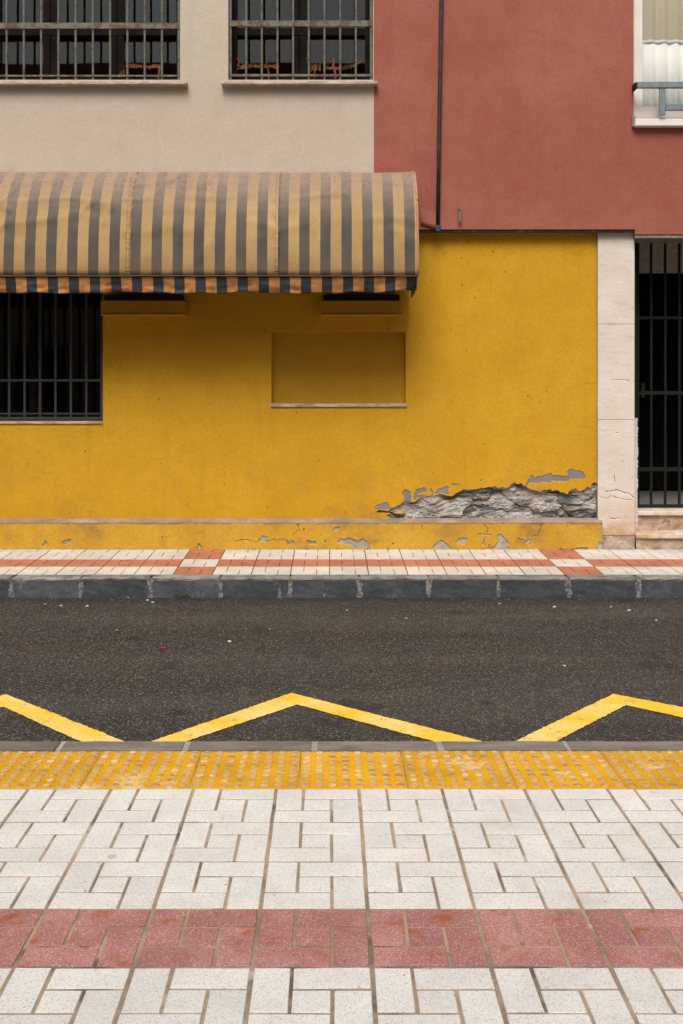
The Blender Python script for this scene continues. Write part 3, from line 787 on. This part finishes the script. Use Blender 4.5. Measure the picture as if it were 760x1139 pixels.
w1 = window(WU1, YW, [fx(-60, YW), fx(56, YW), fx(130, YW)], 'wide upper left window behind rusty bars', 'wood', 2.5)
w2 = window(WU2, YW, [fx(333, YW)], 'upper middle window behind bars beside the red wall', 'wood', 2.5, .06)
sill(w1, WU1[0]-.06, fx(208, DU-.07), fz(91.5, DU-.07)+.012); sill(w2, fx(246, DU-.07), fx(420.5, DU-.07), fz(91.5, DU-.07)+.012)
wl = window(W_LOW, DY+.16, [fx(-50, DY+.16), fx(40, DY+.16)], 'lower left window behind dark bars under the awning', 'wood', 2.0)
MB().box(W_LOW[0]-.03, W_LOW[1]-.002, DY-.014, DY+.16, W_LOW[2]-.022, W_LOW[2]-.001, .003).build('sill', M['sill'], wl)
# mid rails inside the barred windows (dark horizontal behind the flat bar)
for w, op in ((w1, WU1), (w2, WU2)):
    zr = fz(35, YW)
    MB().box(op[0]+.06, op[1]-.06, YW-.004, YW+.046, zr-.03, zr+.03).build('rail_shadow_bar', M['wood'], w)

def grille(op, yb, bars_px, rails, bar_r, mat, railmat, label, left_edge, right_edge, square=True):
    x0, x1, z0, z1 = op
    gr = empty('window_grille', ((x0+x1)/2, yb, z0), bd); gr['label'] = label
    for x in bars_px:
        j = random.uniform(-.002, .002)
        MB().box(x-bar_r, x+bar_r, yb-bar_r, yb+bar_r, z0+.004, z1-.004, bar_r*.3).build('bar', M[mat], gr)
    for (z, hh, tt) in rails:
        MB().box(x0+.003, x1-.003, yb-bar_r-tt, yb-bar_r-.0005, z-hh, z+hh, .001).build('rail', M[railmat], gr)
    for e in (left_edge, right_edge):
        if e is not None: MB().box(e-.012, e+.012, yb-bar_r-.001, yb+bar_r+.001, z0+.003, z1-.003, .002).build('side_bar', M[mat], gr)
    return gr
YG = DU+.035
b1 = [fx(p, YG) for p in [7.5+19.2*i for i in range(-11, 10)]]; b1 = [x for x in b1 if WU1[0]+.03 < x < WU1[1]-.04]
grille(WU1, YG, b1, [(fz(29, YG), .024, .007), (fz(84.5, YG), .007, .005), (5.4, .024, .007)], .0085, 'bar', 'rail', 'weathered grille of the wide upper left window', WU1[0]+.014, WU1[1]-.014)
b2 = [fx(256.5+17.43*i, YG) for i in range(1, 9)]
grille(WU2, YG, b2, [(fz(26.5, YG), .024, .007), (fz(84, YG), .010, .005), (5.4, .024, .007)], .0085, 'bar', 'rail', 'weathered grille of the upper window beside the red wall', WU2[0]+.014, WU2[1]-.014)
YL = DY+.03
b3 = [fx(10.4+17.15*i, YL) for i in range(-11, 6)]
grille(W_LOW, YL, b3, [(fz(423, YL), .010, .006), (fz(460, YL), .006, .005), (fz(465.3, YL), .012, .006)], .0095, 'lower_bar', 'lower_bar', 'dark grille of the lower left window under the awning', W_LOW[0]+.014, W_LOW[1]-.014)

# rusted metal remains standing behind the upper grilles
def rusty(pts, hgt, yb, label, drops=()):
    mb = MB(); r = random.Random(int(pts[0][0])); v = []; f = []
    P_ = []
    for (a, b) in zip(pts[:-1], pts[1:]):
        for k in range(6): P_.append((a[0]+(b[0]-a[0])*k/6, a[1]+(b[1]-a[1])*k/6))
    P_.append(pts[-1])
    for p in P_:
        x, z = fx(p[0], yb), fz(p[1], yb); hh = hgt*r.uniform(.5, 1.3); y = yb+r.uniform(-.012, .012)
        v += [(x, y, z-hh), (x, y-.004, z+hh), (x, y+.003, z+hh*.9), (x, y+.006, z-hh)]
    n = len(P_)
    for i in range(n-1):
        for k in range(4): f.append((4*i+k, 4*i+4+k, 4*i+4+(k+1) % 4, 4*i+(k+1) % 4))
    f += [(0, 1, 2, 3), (4*n-1, 4*n-2, 4*n-3, 4*n-4)]
    mb.add(v, f)
    for d_ in drops:
        mb.tube([(fx(a, yb), yb+r.uniform(-.006, .006), fz(b, yb)) for a, b in d_], [.010*r.uniform(.5, 1.2) for _ in d_], 6)
    o = mb.build('rusty_strip', M['rust'])
    tag(o, label, 'metal scrap', 'rusted strips behind the upper grilles'); return o
YB = DU+.075
rusty([(139, 73), (150, 73), (162, 74.5), (175, 73.5), (180, 74)], .014, YB, 'long rusty strip behind the bars of the upper left window', [[(178, 74), (177.5, 79), (176, 87.5)]])
rusty([(131, 84.5), (135, 82), (139, 79.5), (140, 84)], .022, YB-.01, 'curled rusty scrap at the foot of the upper left window')
rusty([(264, 75), (275, 73), (288, 74), (296, 73), (311, 74)], .016, YB, 'rusty strip in the left half of the window beside the red wall', [[(265, 74), (266, 69), (264, 64)], [(297, 75), (297.5, 66), (296, 56)], [(298, 75), (299, 81), (299, 87.5)]])
rusty([(344, 76), (349, 74.5), (357, 74), (356, 76)], .028, YB, 'broad rusty scrap near the middle of the window beside the red wall', [[(350, 76), (350, 82), (350, 87.5)]])
rusty([(363, 75), (372, 76), (384, 75), (396, 72)], .015, YB, 'rusty strip at the right end of the window beside the red wall', [[(396, 72), (401, 69), (401.5, 65)], [(370, 76), (371.5, 70), (371, 63)], [(372, 76), (373, 82), (373, 87.5)]])

# white window with curtain at the right
YR = DU+.05
wr = window(WR, YR, [3.31], 'white framed window with net curtain above the iron gate', 'whiteframe', 2.5, .088)
MB().box(fx(707, DU-.06), WR[1]+.05, DU-.06, DU+.05, fz(140, DU-.06), fz(131.5, DU-.06), .006).build('sill', M['whiteframe'], wr)
MB().box(fx(702.5, DU), fx(706.5, DU), DU-.03, DU+.002, fz(142, DU), fz(129, DU), .006).build('sill_end', M['mortar'], wr)
mb = MB(); v = []; f = []; n = 220
for i in range(n+1):
    x = WR[0]+.02+(WR[1]-WR[0]-.04)*i/n
    y = YR+.066+.012*math.sin(x*2*math.pi/.118+.8*math.sin(x*9)+.3)+.003*math.sin(x*71)
    for z in (WR[2]-.05, (WR[2]+fz(46, YR+.07))/2, fz(46, YR+.07)-.02): v.append((x, y, z))
for i in range(n):
    for k in range(2): f.append((3*i+k, 3*i+3+k, 3*i+4+k, 3*i+1+k))
cu = mesh_obj('curtain', v, f, M['curtain'], smooth=True); tag(cu, 'white pleated net curtain hanging behind the white framed window', 'curtain')
cu.modifiers.new('thickness', 'SOLIDIFY').thickness = .002
v = []; f = []
zh = fz(46, YR+.07)
for i in range(n+1):
    x = WR[0]+.02+(WR[1]-WR[0]-.04)*i/n
    y = YR+.062+.012*math.sin(x*2*math.pi/.118+.8*math.sin(x*9)+.3)
    for z in (zh-.018, zh, zh+.012, WR[3]): v.append((x, y, z))
fm = []
for i in range(n):
    for k in range(3): f.append((4*i+k, 4*i+4+k, 4*i+5+k, 4*i+1+k)); fm.append(0 if k < 2 else 1)
bl = mesh_obj('tan_band', v, f, [M['curtain'], M['blind']], fm=fm, smooth=True); bl.modifiers.new('thickness', 'SOLIDIFY').thickness = .002  # tan pleated band with a pale lower edge, above the net curtain
tag(bl, 'tan pleated band with pale hem above the white net curtain', 'curtain')
# blue-grey guard rail
gd = empty('window_guard', (3.1, DU-.08, fz(128, DU-.07)), None); tag(gd, 'blue grey metal rail across the white framed window', 'window guard')
yb = DU-.075
MB().box(fx(708.5, yb), 4.15, yb-.02, yb+.02, fz(98, yb), fz(91.3, yb), .003).build('top_rail', M['bluegrey'], gd)
MB().box(fx(706, yb), fx(708.6, yb), yb-.018, DU+.02, fz(99, yb), fz(91.8, yb), .003).build('end_cap', M['black'], gd)
for xx in (fx(736.8, yb), fx(736.8, yb)+.62):
    MB().box(xx-.025, xx+.025, yb-.012, yb+.012, fz(128, yb), fz(98, yb)-.001, .003).build('post', M['bluegrey'], gd)
MB().box(fx(736.8, yb)+.026, fx(736.8, yb)+.594, yb-.016, yb+.016, fz(122.8, yb), fz(116, yb), .003).build('lower_rail', M['bluegrey'], gd)
MB().box(4.10, 4.16, yb-.018, DU+.02, fz(99, yb), fz(91.8, yb), .003).build('end_cap', M['black'], gd)

# ------------------------------------------------------------------ stone pilaster
pil = empty('stone_pilaster', (fx(686, DP), DP, BASE), bd); pil['label'] = 'cream stone pilaster beside the iron gate'
PX0, PX1 = fx(665.2, DP), fx(706.3, DP)
zj = [fz(612, DP)-.03, fz(595.7, DP), fz(466.6, DP), fz(360.3, DP), ZS-.003]
kk = F/DP
CR = [[(673, 546.5), (680, 546.5), (686, 545.5), (692, 547.5), (699, 549), (706, 554)], [(678, 576.5), (683, 577.5), (690, 576)], [(683.5, 528), (684.5, 535)], [(682, 482.5), (689, 481.5)], [(668, 553), (675, 555), (680, 552), (690, 555), (704, 557)], [(680, 423), (690, 422.5), (700, 423.5)]]
def slab_func(X, Z):
    px = HX+X*kk; py = HY-(Z-EYE)*kk
    wx = px+(fbm(px/3, py/3, 3, 93)-.5)*2.2; wy = py+(fbm(px/3, py/3, 3, 94)-.5)*2.2
    dm = np.full(X.shape, 9e9)
    for i, c in enumerate(CR): dm = np.minimum(dm, dseg(wx, wy, c)*(1 if i < 2 else 1.9))
    crk = dm < .42
    out = np.where(crk, .004, (fbm(px/6, py/3, 3, 97)-.5)*.0016)+.0012*np.clip(1-dm/2.2, 0, 1)
    ed = np.minimum(np.minimum(X-PX0, PX1-X), .006)/.006
    return out+(1-ed)**2*.004, np.where(crk, 1, 0)
for i in range(4):
    if i == 0:
        o = relief('stone_slab', PX0+.01, PX1, zj[0], zj[1]-.003, .006, DP-.004, lambda X, Z: ((fbm(X*50, Z*50, 4, 3)-.5)*.008, np.zeros(X.shape, int)), [M['base_stone']], pil)
    else:
        o = relief('stone_slab', PX0, PX1, zj[i]+.0015, zj[i+1]-.0015, .005, DP+(.001 if i == 2 else 0), slab_func, [M['stone'], M['crack']], pil, smooth=False)
MB().box(PX0+.002, PX1-.002, DP+.006, DP+.35, zj[0], zj[-1], 0).build('core', M['mortar'], pil)
# inner jamb stone with a ragged arris
v = []; f = []; n = 60
ya = 9.12; za, zb = fz(598, ya), fz(465, ya)
for i in range(n+1):
    z = za+(zb-za)*i/n; w = fx(709.8, ya)+random.uniform(-.006, .004)
    v += [(PX1-.05, ya, z), (w, ya+random.uniform(0, .004), z), (w+.004, ya+.26, z)]
for i in range(n):
    f += [(3*i, 3*i+1, 3*i+4, 3*i+3), (3*i+1, 3*i+2, 3*i+5, 3*i+4)]
f.append((3*n, 3*n+1, 3*n+2))
mesh_obj('jamb_stone', v, f, M['stone'], pil)
box('jamb_lining', PX1-.05, fx(707.6, 9.14), 9.14, 9.44, fz(598, ya), 2.80, M['gate'], pil)

# entrance steps
es = empty('entrance_steps', (3.2, 9.0, BASE), bd); es['label'] = 'two worn stone steps below the iron gate'
SX0 = PX1+.002; SX1 = 3.95
def rough_box(name, x0, x1, y0, y1, z0, z1, mat, amp):
    o = relief(name, x0, x1, z0, z1, .006, y0, lambda X, Z: ((fbm(X*30, Z*30, 4, 5)-.5)*amp, np.zeros(X.shape, int)), [M[mat]], es)
    return o
s1 = fz(594.5, 8.90); s1b = fz(599.3, 8.90); s2 = fz(569, 9.13); s2b = fz(573.6, 9.13)
rough_box('riser', SX0, SX1, 8.925, 9.3, BASE-.02, s1b, 'base_stone', .012)
MB().box(SX0, SX1, 8.90, 9.30, s1b+.001, s1, .005).build('tread', M['stone'], es)
rough_box('riser', fx(709, 9.16), SX1, 9.16, 9.3, s1+.001, s2b, 'base_stone', .012)
MB().box(fx(708, 9.13), SX1, 9.13, 9.62, s2b+.001, s2, .005).build('tread', M['stone'], es)
MB().box(SX0+.01, SX1, 9.19, 9.6, BASE, s2b).build('core', M['mortar'], es)
# entrance hall
hl = empty('entrance_hall', (3.2, 10.2, s2), bd)
HX0, HX1, HY1, HZ = 2.50, 3.95, 11.2, 2.86
mesh_obj('floor', [(HX0, 9.6, s2+.002), (HX1, 9.6, s2+.002), (HX1, HY1, s2+.002), (HX0, HY1, s2+.002)], [(0, 1, 2, 3)], M['floor_in'], hl)
mesh_obj('wall_lining', [(HX0, 9.36, s2), (HX0, HY1, s2), (HX0, HY1, HZ), (HX0, 9.36, HZ), (HX1, 9.36, s2), (HX1, HY1, s2), (HX1, HY1, HZ), (HX1, 9.36, HZ)], [(0, 1, 2, 3), (5, 4, 7, 6), (1, 5, 6, 2), (3, 2, 6, 7)], M['dark_in'], hl)
box('transom_panel', HX0+.01, HX1-.01, 9.72, 9.78, fz(303, 9.72), HZ-.01, M['plaster_in'], hl)
dr = MB().box(2.66, 3.25, 10.9, 10.95, s2+.02, 2.45, .004).build('door', M['wood'], hl); MB().box(3.15, 3.19, 10.86, 10.899, 1.35, 1.50, .006).build('handle', M['zinc'], dr)
MB().box(3.262, 3.85, 10.9, 10.95, s2+.02, 2.45, .004).build('door', M['wood'], hl)

# iron gate
gt = empty('iron_gate', (3.2, 9.40, s2)); tag(gt, 'dark green iron bar gate closing the doorway above the stone steps', 'gate')
yg = 9.40; gz0, gz1 = s2+.006, 2.775; gx0 = 2.688; gx1 = gx0+8*.1235
for k in range(9):
    x = gx0+k*.1235; r = .017 if k in (0, 8) else .0105
    MB().box(x-r, x+r, yg-r, yg+r, gz0+.004, gz1-.004, .003).build('bar' if 0 < k < 8 else 'stile', M['gate'], gt)
for (z0, z1) in ((gz0, fz(561, yg)), (fz(524, yg), fz(520, yg)), (fz(439, yg), fz(435, yg)), (fz(355, yg), fz(352, yg)), (gz1-.03, gz1)):
    MB().box(gx0-.017, gx1+.017, yg-.014, yg+.014, z0, z1, .002).build('rail', M['gate'], gt)
MB().box(gx1+.02, SX1, yg-.03, yg+.03, s2+.002, 2.86).build('post', M['gate'], gt)
MB().box(fx(707.2, 9.36), gx0-.02, yg-.02, yg+.02, s2+.002, 2.86).build('post', M['gate'], gt)

# rest of the facade beside the door, side walls, roof
wall('yellow_wall', SX1+.0, XR, BASE-.05, fz(260.5, DU)-.002, DY-.02, .3, [], M['yellow'])
box('rear_volume', XL+.01, XR-.01, 12.2, 16, BASE-.3, TOP-.02, M['beige'], bd)
box('side_wall', XL+.005, XL+.3, DU+.42, 12.2, BASE-.3, TOP-.01, M['beige'], bd)
box('side_wall', XR-.3, XR-.005, DU+.42, 12.2, BASE-.3, TOP-.01, M['red'], bd)
box('roof', XL-.1, XR+.1, DU-.35, 16.2, TOP, TOP+.18, M['roof'], bd)
box('ceiling_slab', XL+.31, XR-.31, DU+.42, 12.15, 2.90, 3.0, M['plaster_in'], bd)

# ------------------------------------------------------------------ awning
aw = empty('awning', (-1.7, 8.6, 2.2)); tag(aw, 'brown and tan striped barrel awning over the yellow wall', 'awning')
AX0, AX1 = -4.6, .682
YF = 8.33; ZT = fz(190.5, 8.80); ZB = fz(306.6, YF)
def prof(t):     # t 0 at the wall (top) .. 1 at the front bar
    a = t*math.pi/2
    return DU-.003-(DU-.003-YF)*math.sin(a)**.92, ZB+(ZT-ZB)*math.cos(a)**.80
def rx(t): return .035*max(0, 1-t/.22)**2
nu, nv = 620, 60
U, T_ = np.meshgrid(np.linspace(0, 1, nu+1), np.linspace(0, 1, nv+1))
X = AX0+(AX1-AX0)*U
PY = np.array([prof(t)[0] for t in np.linspace(0, 1, nv+1)]); PZ = np.array([prof(t)[1] for t in np.linspace(0, 1, nv+1)])
X = X-np.clip(1-T_/.22, 0, 1)**2*.035*(U > .93)*np.clip((U-.93)/.06, 0, 1)
am = np.sin(np.pi*np.clip(T_, 0, 1))**.7
seams = [fx(142, YF)-2*1.165, fx(142, YF)-1.165, fx(142, YF), fx(308, YF)]
wr_ = np.zeros_like(X)
wr_ += .018*(fbm(X*1.4, T_*2.2, 3, 7)-.5)
wr_ += .030*(np.abs(fbm(X*1.1+3, T_*7+.8*np.sin(X*2.2), 3, 17)-.5)*2-.4)*(fbm(X*1.3, T_*2, 2, 19))
for sx in seams:
    dxs = np.abs(X-sx); pk = np.exp(-(dxs/.045)**2)
    wr_ += -.008*np.exp(-(dxs/.006)**2)
    wr_ += pk*.013*(vnoise(X*9, T_*26, 23)-.5)*2*np.clip(T_*1.6-.3, 0, 1)
# sagging drape folds between the ribs
ph = (X-seams[2])/1.165; fr_ = ph-np.floor(ph)
sag = np.sin(np.pi*fr_)
for c0, w0, a0 in ((.30, .030, .014), (.45, .022, .016), (.62, .022, .014), (.80, .025, .012)):
    cc = c0-.07*sag+.10*(fbm(X*1.7, X*0+c0*9, 2, 29)-.5)
    wr_ += a0*np.exp(-((T_-cc)/w0)**2)*np.clip(fbm(X*2.1, X*0+c0*5, 2, 33)*2.4-.75, 0, 1)
cre = np.abs(fbm(X*2.6+T_*2.5, T_*5-X*.9, 3, 57)-.5)*2          # diagonal creases
wr_ += .020*np.clip(.22-cre, 0, 1)/.22*np.clip(fbm(X*1.9, T_*3, 2, 59)*2.6-1.0, 0, 1)
low = np.clip((T_-.72)/.28, 0, 1)
wr_ += low*.012*(fbm(X*7, T_*9, 3, 63)-.5)*2
wr_ += .010*np.sin(np.pi*fr_)*-1*np.clip(T_*1.5, 0, 1)               # sag between the ribs
wr_ *= am
dY = np.gradient(PY); dZ = np.gradient(PZ); ln = np.hypot(dY, dZ); NYv = dZ/ln; NZv = -dY/ln     # outward normal (towards the street and up)
Yg = PY[:, None]+NYv[:, None]*wr_; Zg = PZ[:, None]+NZv[:, None]*wr_
idx = np.arange((nu+1)*(nv+1)).reshape(nv+1, nu+1)
fq = np.stack([idx[:-1, :-1], idx[1:, :-1], idx[1:, 1:], idx[:-1, 1:]], -1).reshape(-1, 4)
can = mesh_obj('canopy', np.stack([X, Yg, Zg], -1).reshape(-1, 3), fq, M['cloth'], aw, smooth=True)
can.modifiers.new('thickness', 'SOLIDIFY').thickness = .002
# seam bindings
for sx in seams:
    if AX0 < sx < AX1:
        mb = MB(); v = []; f = []
        for i in range(41):
            t = .12+.87*i/40; y, z = prof(t); y -= .0; 
            for dx_ in (-.016, .016):
                v.append((sx+dx_+random.uniform(-.0015, .0015), y-.0045-(.004*(i % 2)+random.uniform(0, .003))*min(1, t*1.4), z+.0035))
        for i in range(40): f.append((2*i, 2*i+2, 2*i+3, 2*i+1))
        o = mesh_obj('seam_strip', v, f, M['cloth'], can, smooth=True)
        for dx_ in (-.011, .009):
            MB().tube([(sx+dx_+random.uniform(-.001, .001), prof(.2+.79*i/60)[0]-.0075-.002*(i % 2), prof(.2+.79*i/60)[1]+.002) for i in range(61)], [.0006+.0012*(i % 2) for i in range(61)], 5).build('stitching', M['binding_dark'], can)
# valance
nu2, nv2 = 620, 12
U, T_ = np.meshgrid(np.linspace(0, 1, nu2+1), np.linspace(0, 1, nv2+1)); X = AX0+(AX1-AX0)*U
drop = .122+.026*(fbm(X*3.1, X*0, 3, 41)-.5)+.004*np.sin(X*2*np.pi/.31)
pull = np.clip((X-(AX1-.16))/.16, 0, 1)
Zv = ZB-.006-T_*drop*(1-.18*pull)
Yv = YF+.004+.03*T_+.026*T_*(fbm(X*6, T_*2, 3, 43)-.5)*2+.010*(fbm(X*9+T_*6, T_*3-X*3, 3, 47)-.5)*T_**.5+.05*pull*T_
idx = np.arange((nu2+1)*(nv2+1)).reshape(nv2+1, nu2+1)
fq = np.stack([idx[:-1, :-1], idx[1:, :-1], idx[1:, 1:], idx[:-1, 1:]], -1).reshape(-1, 4)
va = mesh_obj('valance', np.stack([X, Yv, Zv], -1).reshape(-1, 3), fq, M['valance'], aw, smooth=True)
va.modifiers.new('thickness', 'SOLIDIFY').thickness = .002
# front bar piping, end binding, side panel
MB().tube([(AX0+(AX1-AX0+.006)*i/60, YF-.004+random.uniform(-.001, .001), ZB-.002+random.uniform(-.0012, .0012)) for i in range(61)], .0055, 6).build('piping', M['binding_dark'], aw, smooth=True)
pr = [prof(i/40) for i in range(41)]
for xe in (AX0, AX1):
    sgn = 1 if xe == AX1 else -1
    MB().tube([(xe-rx(i/40)+sgn*.003, y-.001, z) for i, (y, z) in enumerate(pr)][2:], .008, 8).build('end_binding', M['binding'], aw, smooth=True)
    v = [(xe-sgn*.004-rx(i/40)*(sgn > 0), y, z) for i, (y, z) in enumerate(pr)]+[(xe-sgn*.002, DU-.003, ZB-.10), (xe-sgn*.002, YF+.03, ZB-.10)]
    n = len(pr)
    mesh_obj('side_panel', v, [tuple(range(n))+(n+1, n)] if False else [tuple(list(range(n))+[n+1, n])], M['valance'], aw).modifiers.new('thickness', 'SOLIDIFY').thickness = .002
MB().tube([(AX0+.02, YF+.02, ZB), (AX1-.02, YF+.02, ZB)], .014, 8).build('front_bar', M['strip'], aw)
for x in (AX0+.1, seams[1], seams[2], seams[3], AX1-.03):
    MB().tube([(x, y+.016, z-.014) for (y, z) in pr[2:-1]], .009, 6).build('rib', M['strip'], aw)
MB().tube([(AX1-.035, YF+.06, ZB-.07), (AX1-.03, YF+.07, ZB-.12), (AX1-.045, YF+.075, ZB-.165)], [.02, .016, .004], 6).build('loose_strap', M['black'], aw)
MB().box(AX1+.002, AX1+.016, DU-.02, DU+.002, fz(226, DU), fz(221, DU), .002).build('end_clip', M['black'], aw)

# ------------------------------------------------------------------ pipe and wall pin
pp = empty('drainpipe', (fx(489, DU), DU-.03, ZS)); tag(pp, 'thin dark vertical pipe running down the red wall', 'pipe')
py_ = DU-.028
MB().tube([(fx(487.3, py_), py_, fz(254, py_)), (fx(488.5, py_), py_, fz(160, py_)), (fx(490.5, py_), py_, fz(40, py_)), (fx(491.6, py_), py_, fz(-20, py_)), (fx(494, py_), py_, 7.9)], .0165, 10).build('tube', M['pipe'], pp, smooth=True)
MB().tube([(fx(488, py_), py_, fz(250.5, py_)), (fx(487.2, py_), py_, fz(257, py_))], .021, 10).build('end_socket', M['clip_blue'], pp)
for zpx, xp in ((-60, 492), (-180, 493)):
    MB().box(fx(xp, py_)-.024, fx(xp, py_)+.024, py_-.02, DU+.003, fz(zpx, py_)-.012, fz(zpx, py_)+.012, .003).build('clamp', M['pipe'], pp)
pn = MB().tube([(fx(511, DU), DU+.01, fz(233, DU)), (fx(511, DU), DU-.03, fz(233, DU)), (fx(511, DU), DU-.034, fz(237, DU)), (fx(511.3, DU), DU-.034, fz(247, DU))], .011, 8).build('wall_pin', M['zinc'])
tag(pn, 'short grey metal pin stuck in the red wall right of the pipe', 'metal pin')

# ------------------------------------------------------------------ litter and weed
def leaf(px, py, size, mat, label, group):
    p = road_pt(px, py); a = random.uniform(0, 6.28); v = []; f = []; n = 6
    for i in range(n+1):
        t = i/n; w = size*.42*math.sin(math.pi*min(.96, t+.04))**.8; l = (t-.5)*size*1.6; z = .006+.35*size*(t-.5)**2*2
        for sg in (-1, 0, 1):
            x = l*math.cos(a)-sg*w*math.sin(a); y = l*math.sin(a)+sg*w*math.cos(a)
            v.append((p.x+x, p.y+y, road_z(p.y+y)+z+(.25*w if sg else 0)))
    for i in range(n):
        for k in range(2): f.append((3*i+k, 3*i+3+k, 3*i+4+k, 3*i+1+k))
    o = mesh_obj('fallen_leaf', v, f, M[mat]); o.modifiers.new('thickness', 'SOLIDIFY').thickness = .0015
    tag(o, label, 'leaf', group)
leaf(50.5, 673.5, .028, 'leaf_o', 'orange dry leaf on the asphalt near the far kerb', 'fallen leaves on the road')
leaf(181.5, 722, .022, 'leaf_r', 'small red petal near the middle of the road', 'fallen leaves on the road')
leaf(30, 717.5, .018, 'leaf_r', 'small red petal at the left of the road', 'fallen leaves on the road')
leaf(130, 702.5, .020, 'leaf_o', 'orange leaf fragment lying between the two red petals and the far kerb', 'fallen leaves on the road')
def scrap(px, py, r):
    p = road_pt(px, py); bm = bmesh.new(); bmesh.ops.create_icosphere(bm, subdivisions=1, radius=r)
    for q in bm.verts: q.co = Vector((q.co.x*random.uniform(.8, 1.5), q.co.y*random.uniform(.7, 1.2), q.co.z*random.uniform(.35, .6)))
    bm.verts.index_update(); z = road_z(p.y)+r*.25
    o = mesh_obj('pebble', [(q.co.x+p.x, q.co.y+p.y, q.co.z+z) for q in bm.verts], [[w.index for w in q.verts] for q in bm.faces], M['pale']); bm.free()
    tag(o, 'pale pebble lying loose on the dark asphalt', 'pebble', 'pale pebbles on the road')
for (a, b, r) in [(164, 668, .011), (170, 670.5, .012), (143, 664.8, .009), (68, 674, .011), (97, 674.5, .010), (255.5, 714, .012), (617, 675.5, .012), (700, 679.5, .013), (680, 675.5, .010), (556, 671.5, .008), (38, 664.5, .010), (386, 679, .008), (452, 688, .008), (730, 690, .008), (628, 741, .008), (300, 700, .007)]:
    scrap(a, b, r)
gb = MB(); rg = random.Random(5)
for k in range(700):
    x = rg.uniform(-4, 4.5); y = FK0-.02-abs(rg.gauss(0, .09)) if k < 420 else rg.uniform(NK1+.2, FK0-.05)
    r = rg.uniform(.0015, .0042); z = road_z(y)+r*.4; a = rg.uniform(0, 6.28)
    q = [(x+r*math.cos(a+t), y+r*math.sin(a+t), z-r*.6) for t in (0, 2.1, 4.2)]+[(x, y, z+r*rg.uniform(.5, 1))]
    gb.add(q, [(0, 1, 3), (1, 2, 3), (2, 0, 3)])
go = gb.build('grit', M['mortar']); tag(go, 'fine loose grit scattered on the asphalt and along the far kerb', 'grit', kind='stuff')
wp = Vector((fx(203, FK0-.015), FK0-.018, road_z(FK0-.02)))
v = []; f = []
for k in range(26):
    a = random.uniform(0, 6.28); r = random.uniform(.0, .06); x = wp.x+r*math.cos(a)*1.1; y = wp.y-abs(math.sin(a))*r*.3; L = random.uniform(.015, .04)
    b = random.uniform(0, 6.28); dx_, dy_ = math.cos(b)*L*.5, math.sin(b)*L*.25; w = .004
    n = len(v); v += [(x-w, y, wp.z), (x+w, y, wp.z), (x+dx_+w, y+dy_*.4, wp.z+L*.7), (x+dx_*1.8, y+dy_*.7, wp.z+L)]; f += [(n, n+1, n+2, n+3)]
wd = mesh_obj('weed_tuft', v, f, M['weed']); tag(wd, 'tiny green weed growing at the foot of the far kerb', 'weed')

# ------------------------------------------------------------------ building across the street, seen only mirrored in the panes
ob = empty('facing_building', (0, -6.5, 0)); tag(ob, 'pale building mirrored faintly in the barred upper windows', 'building')
box('wall', -14, 14, -11, -6.5, -.02, 8.6, M['opp'], ob)
box('roof', -14.2, 14.2, -11.2, -6.2, 8.6, 8.8, M['roof'], ob)
for fl in range(3):
    for k in range(-5, 6):
        x = k*2.4+.5; z = .9+fl*2.8
        w = MB().box(x-.55, x+.55, -6.5, -6.485, z, z+1.5).build('window', M['opp_glass'], ob)
        MB().box(x-.65, x+.65, -6.5, -6.40, z-.06, z-.002).build('sill', M['sill'], w)
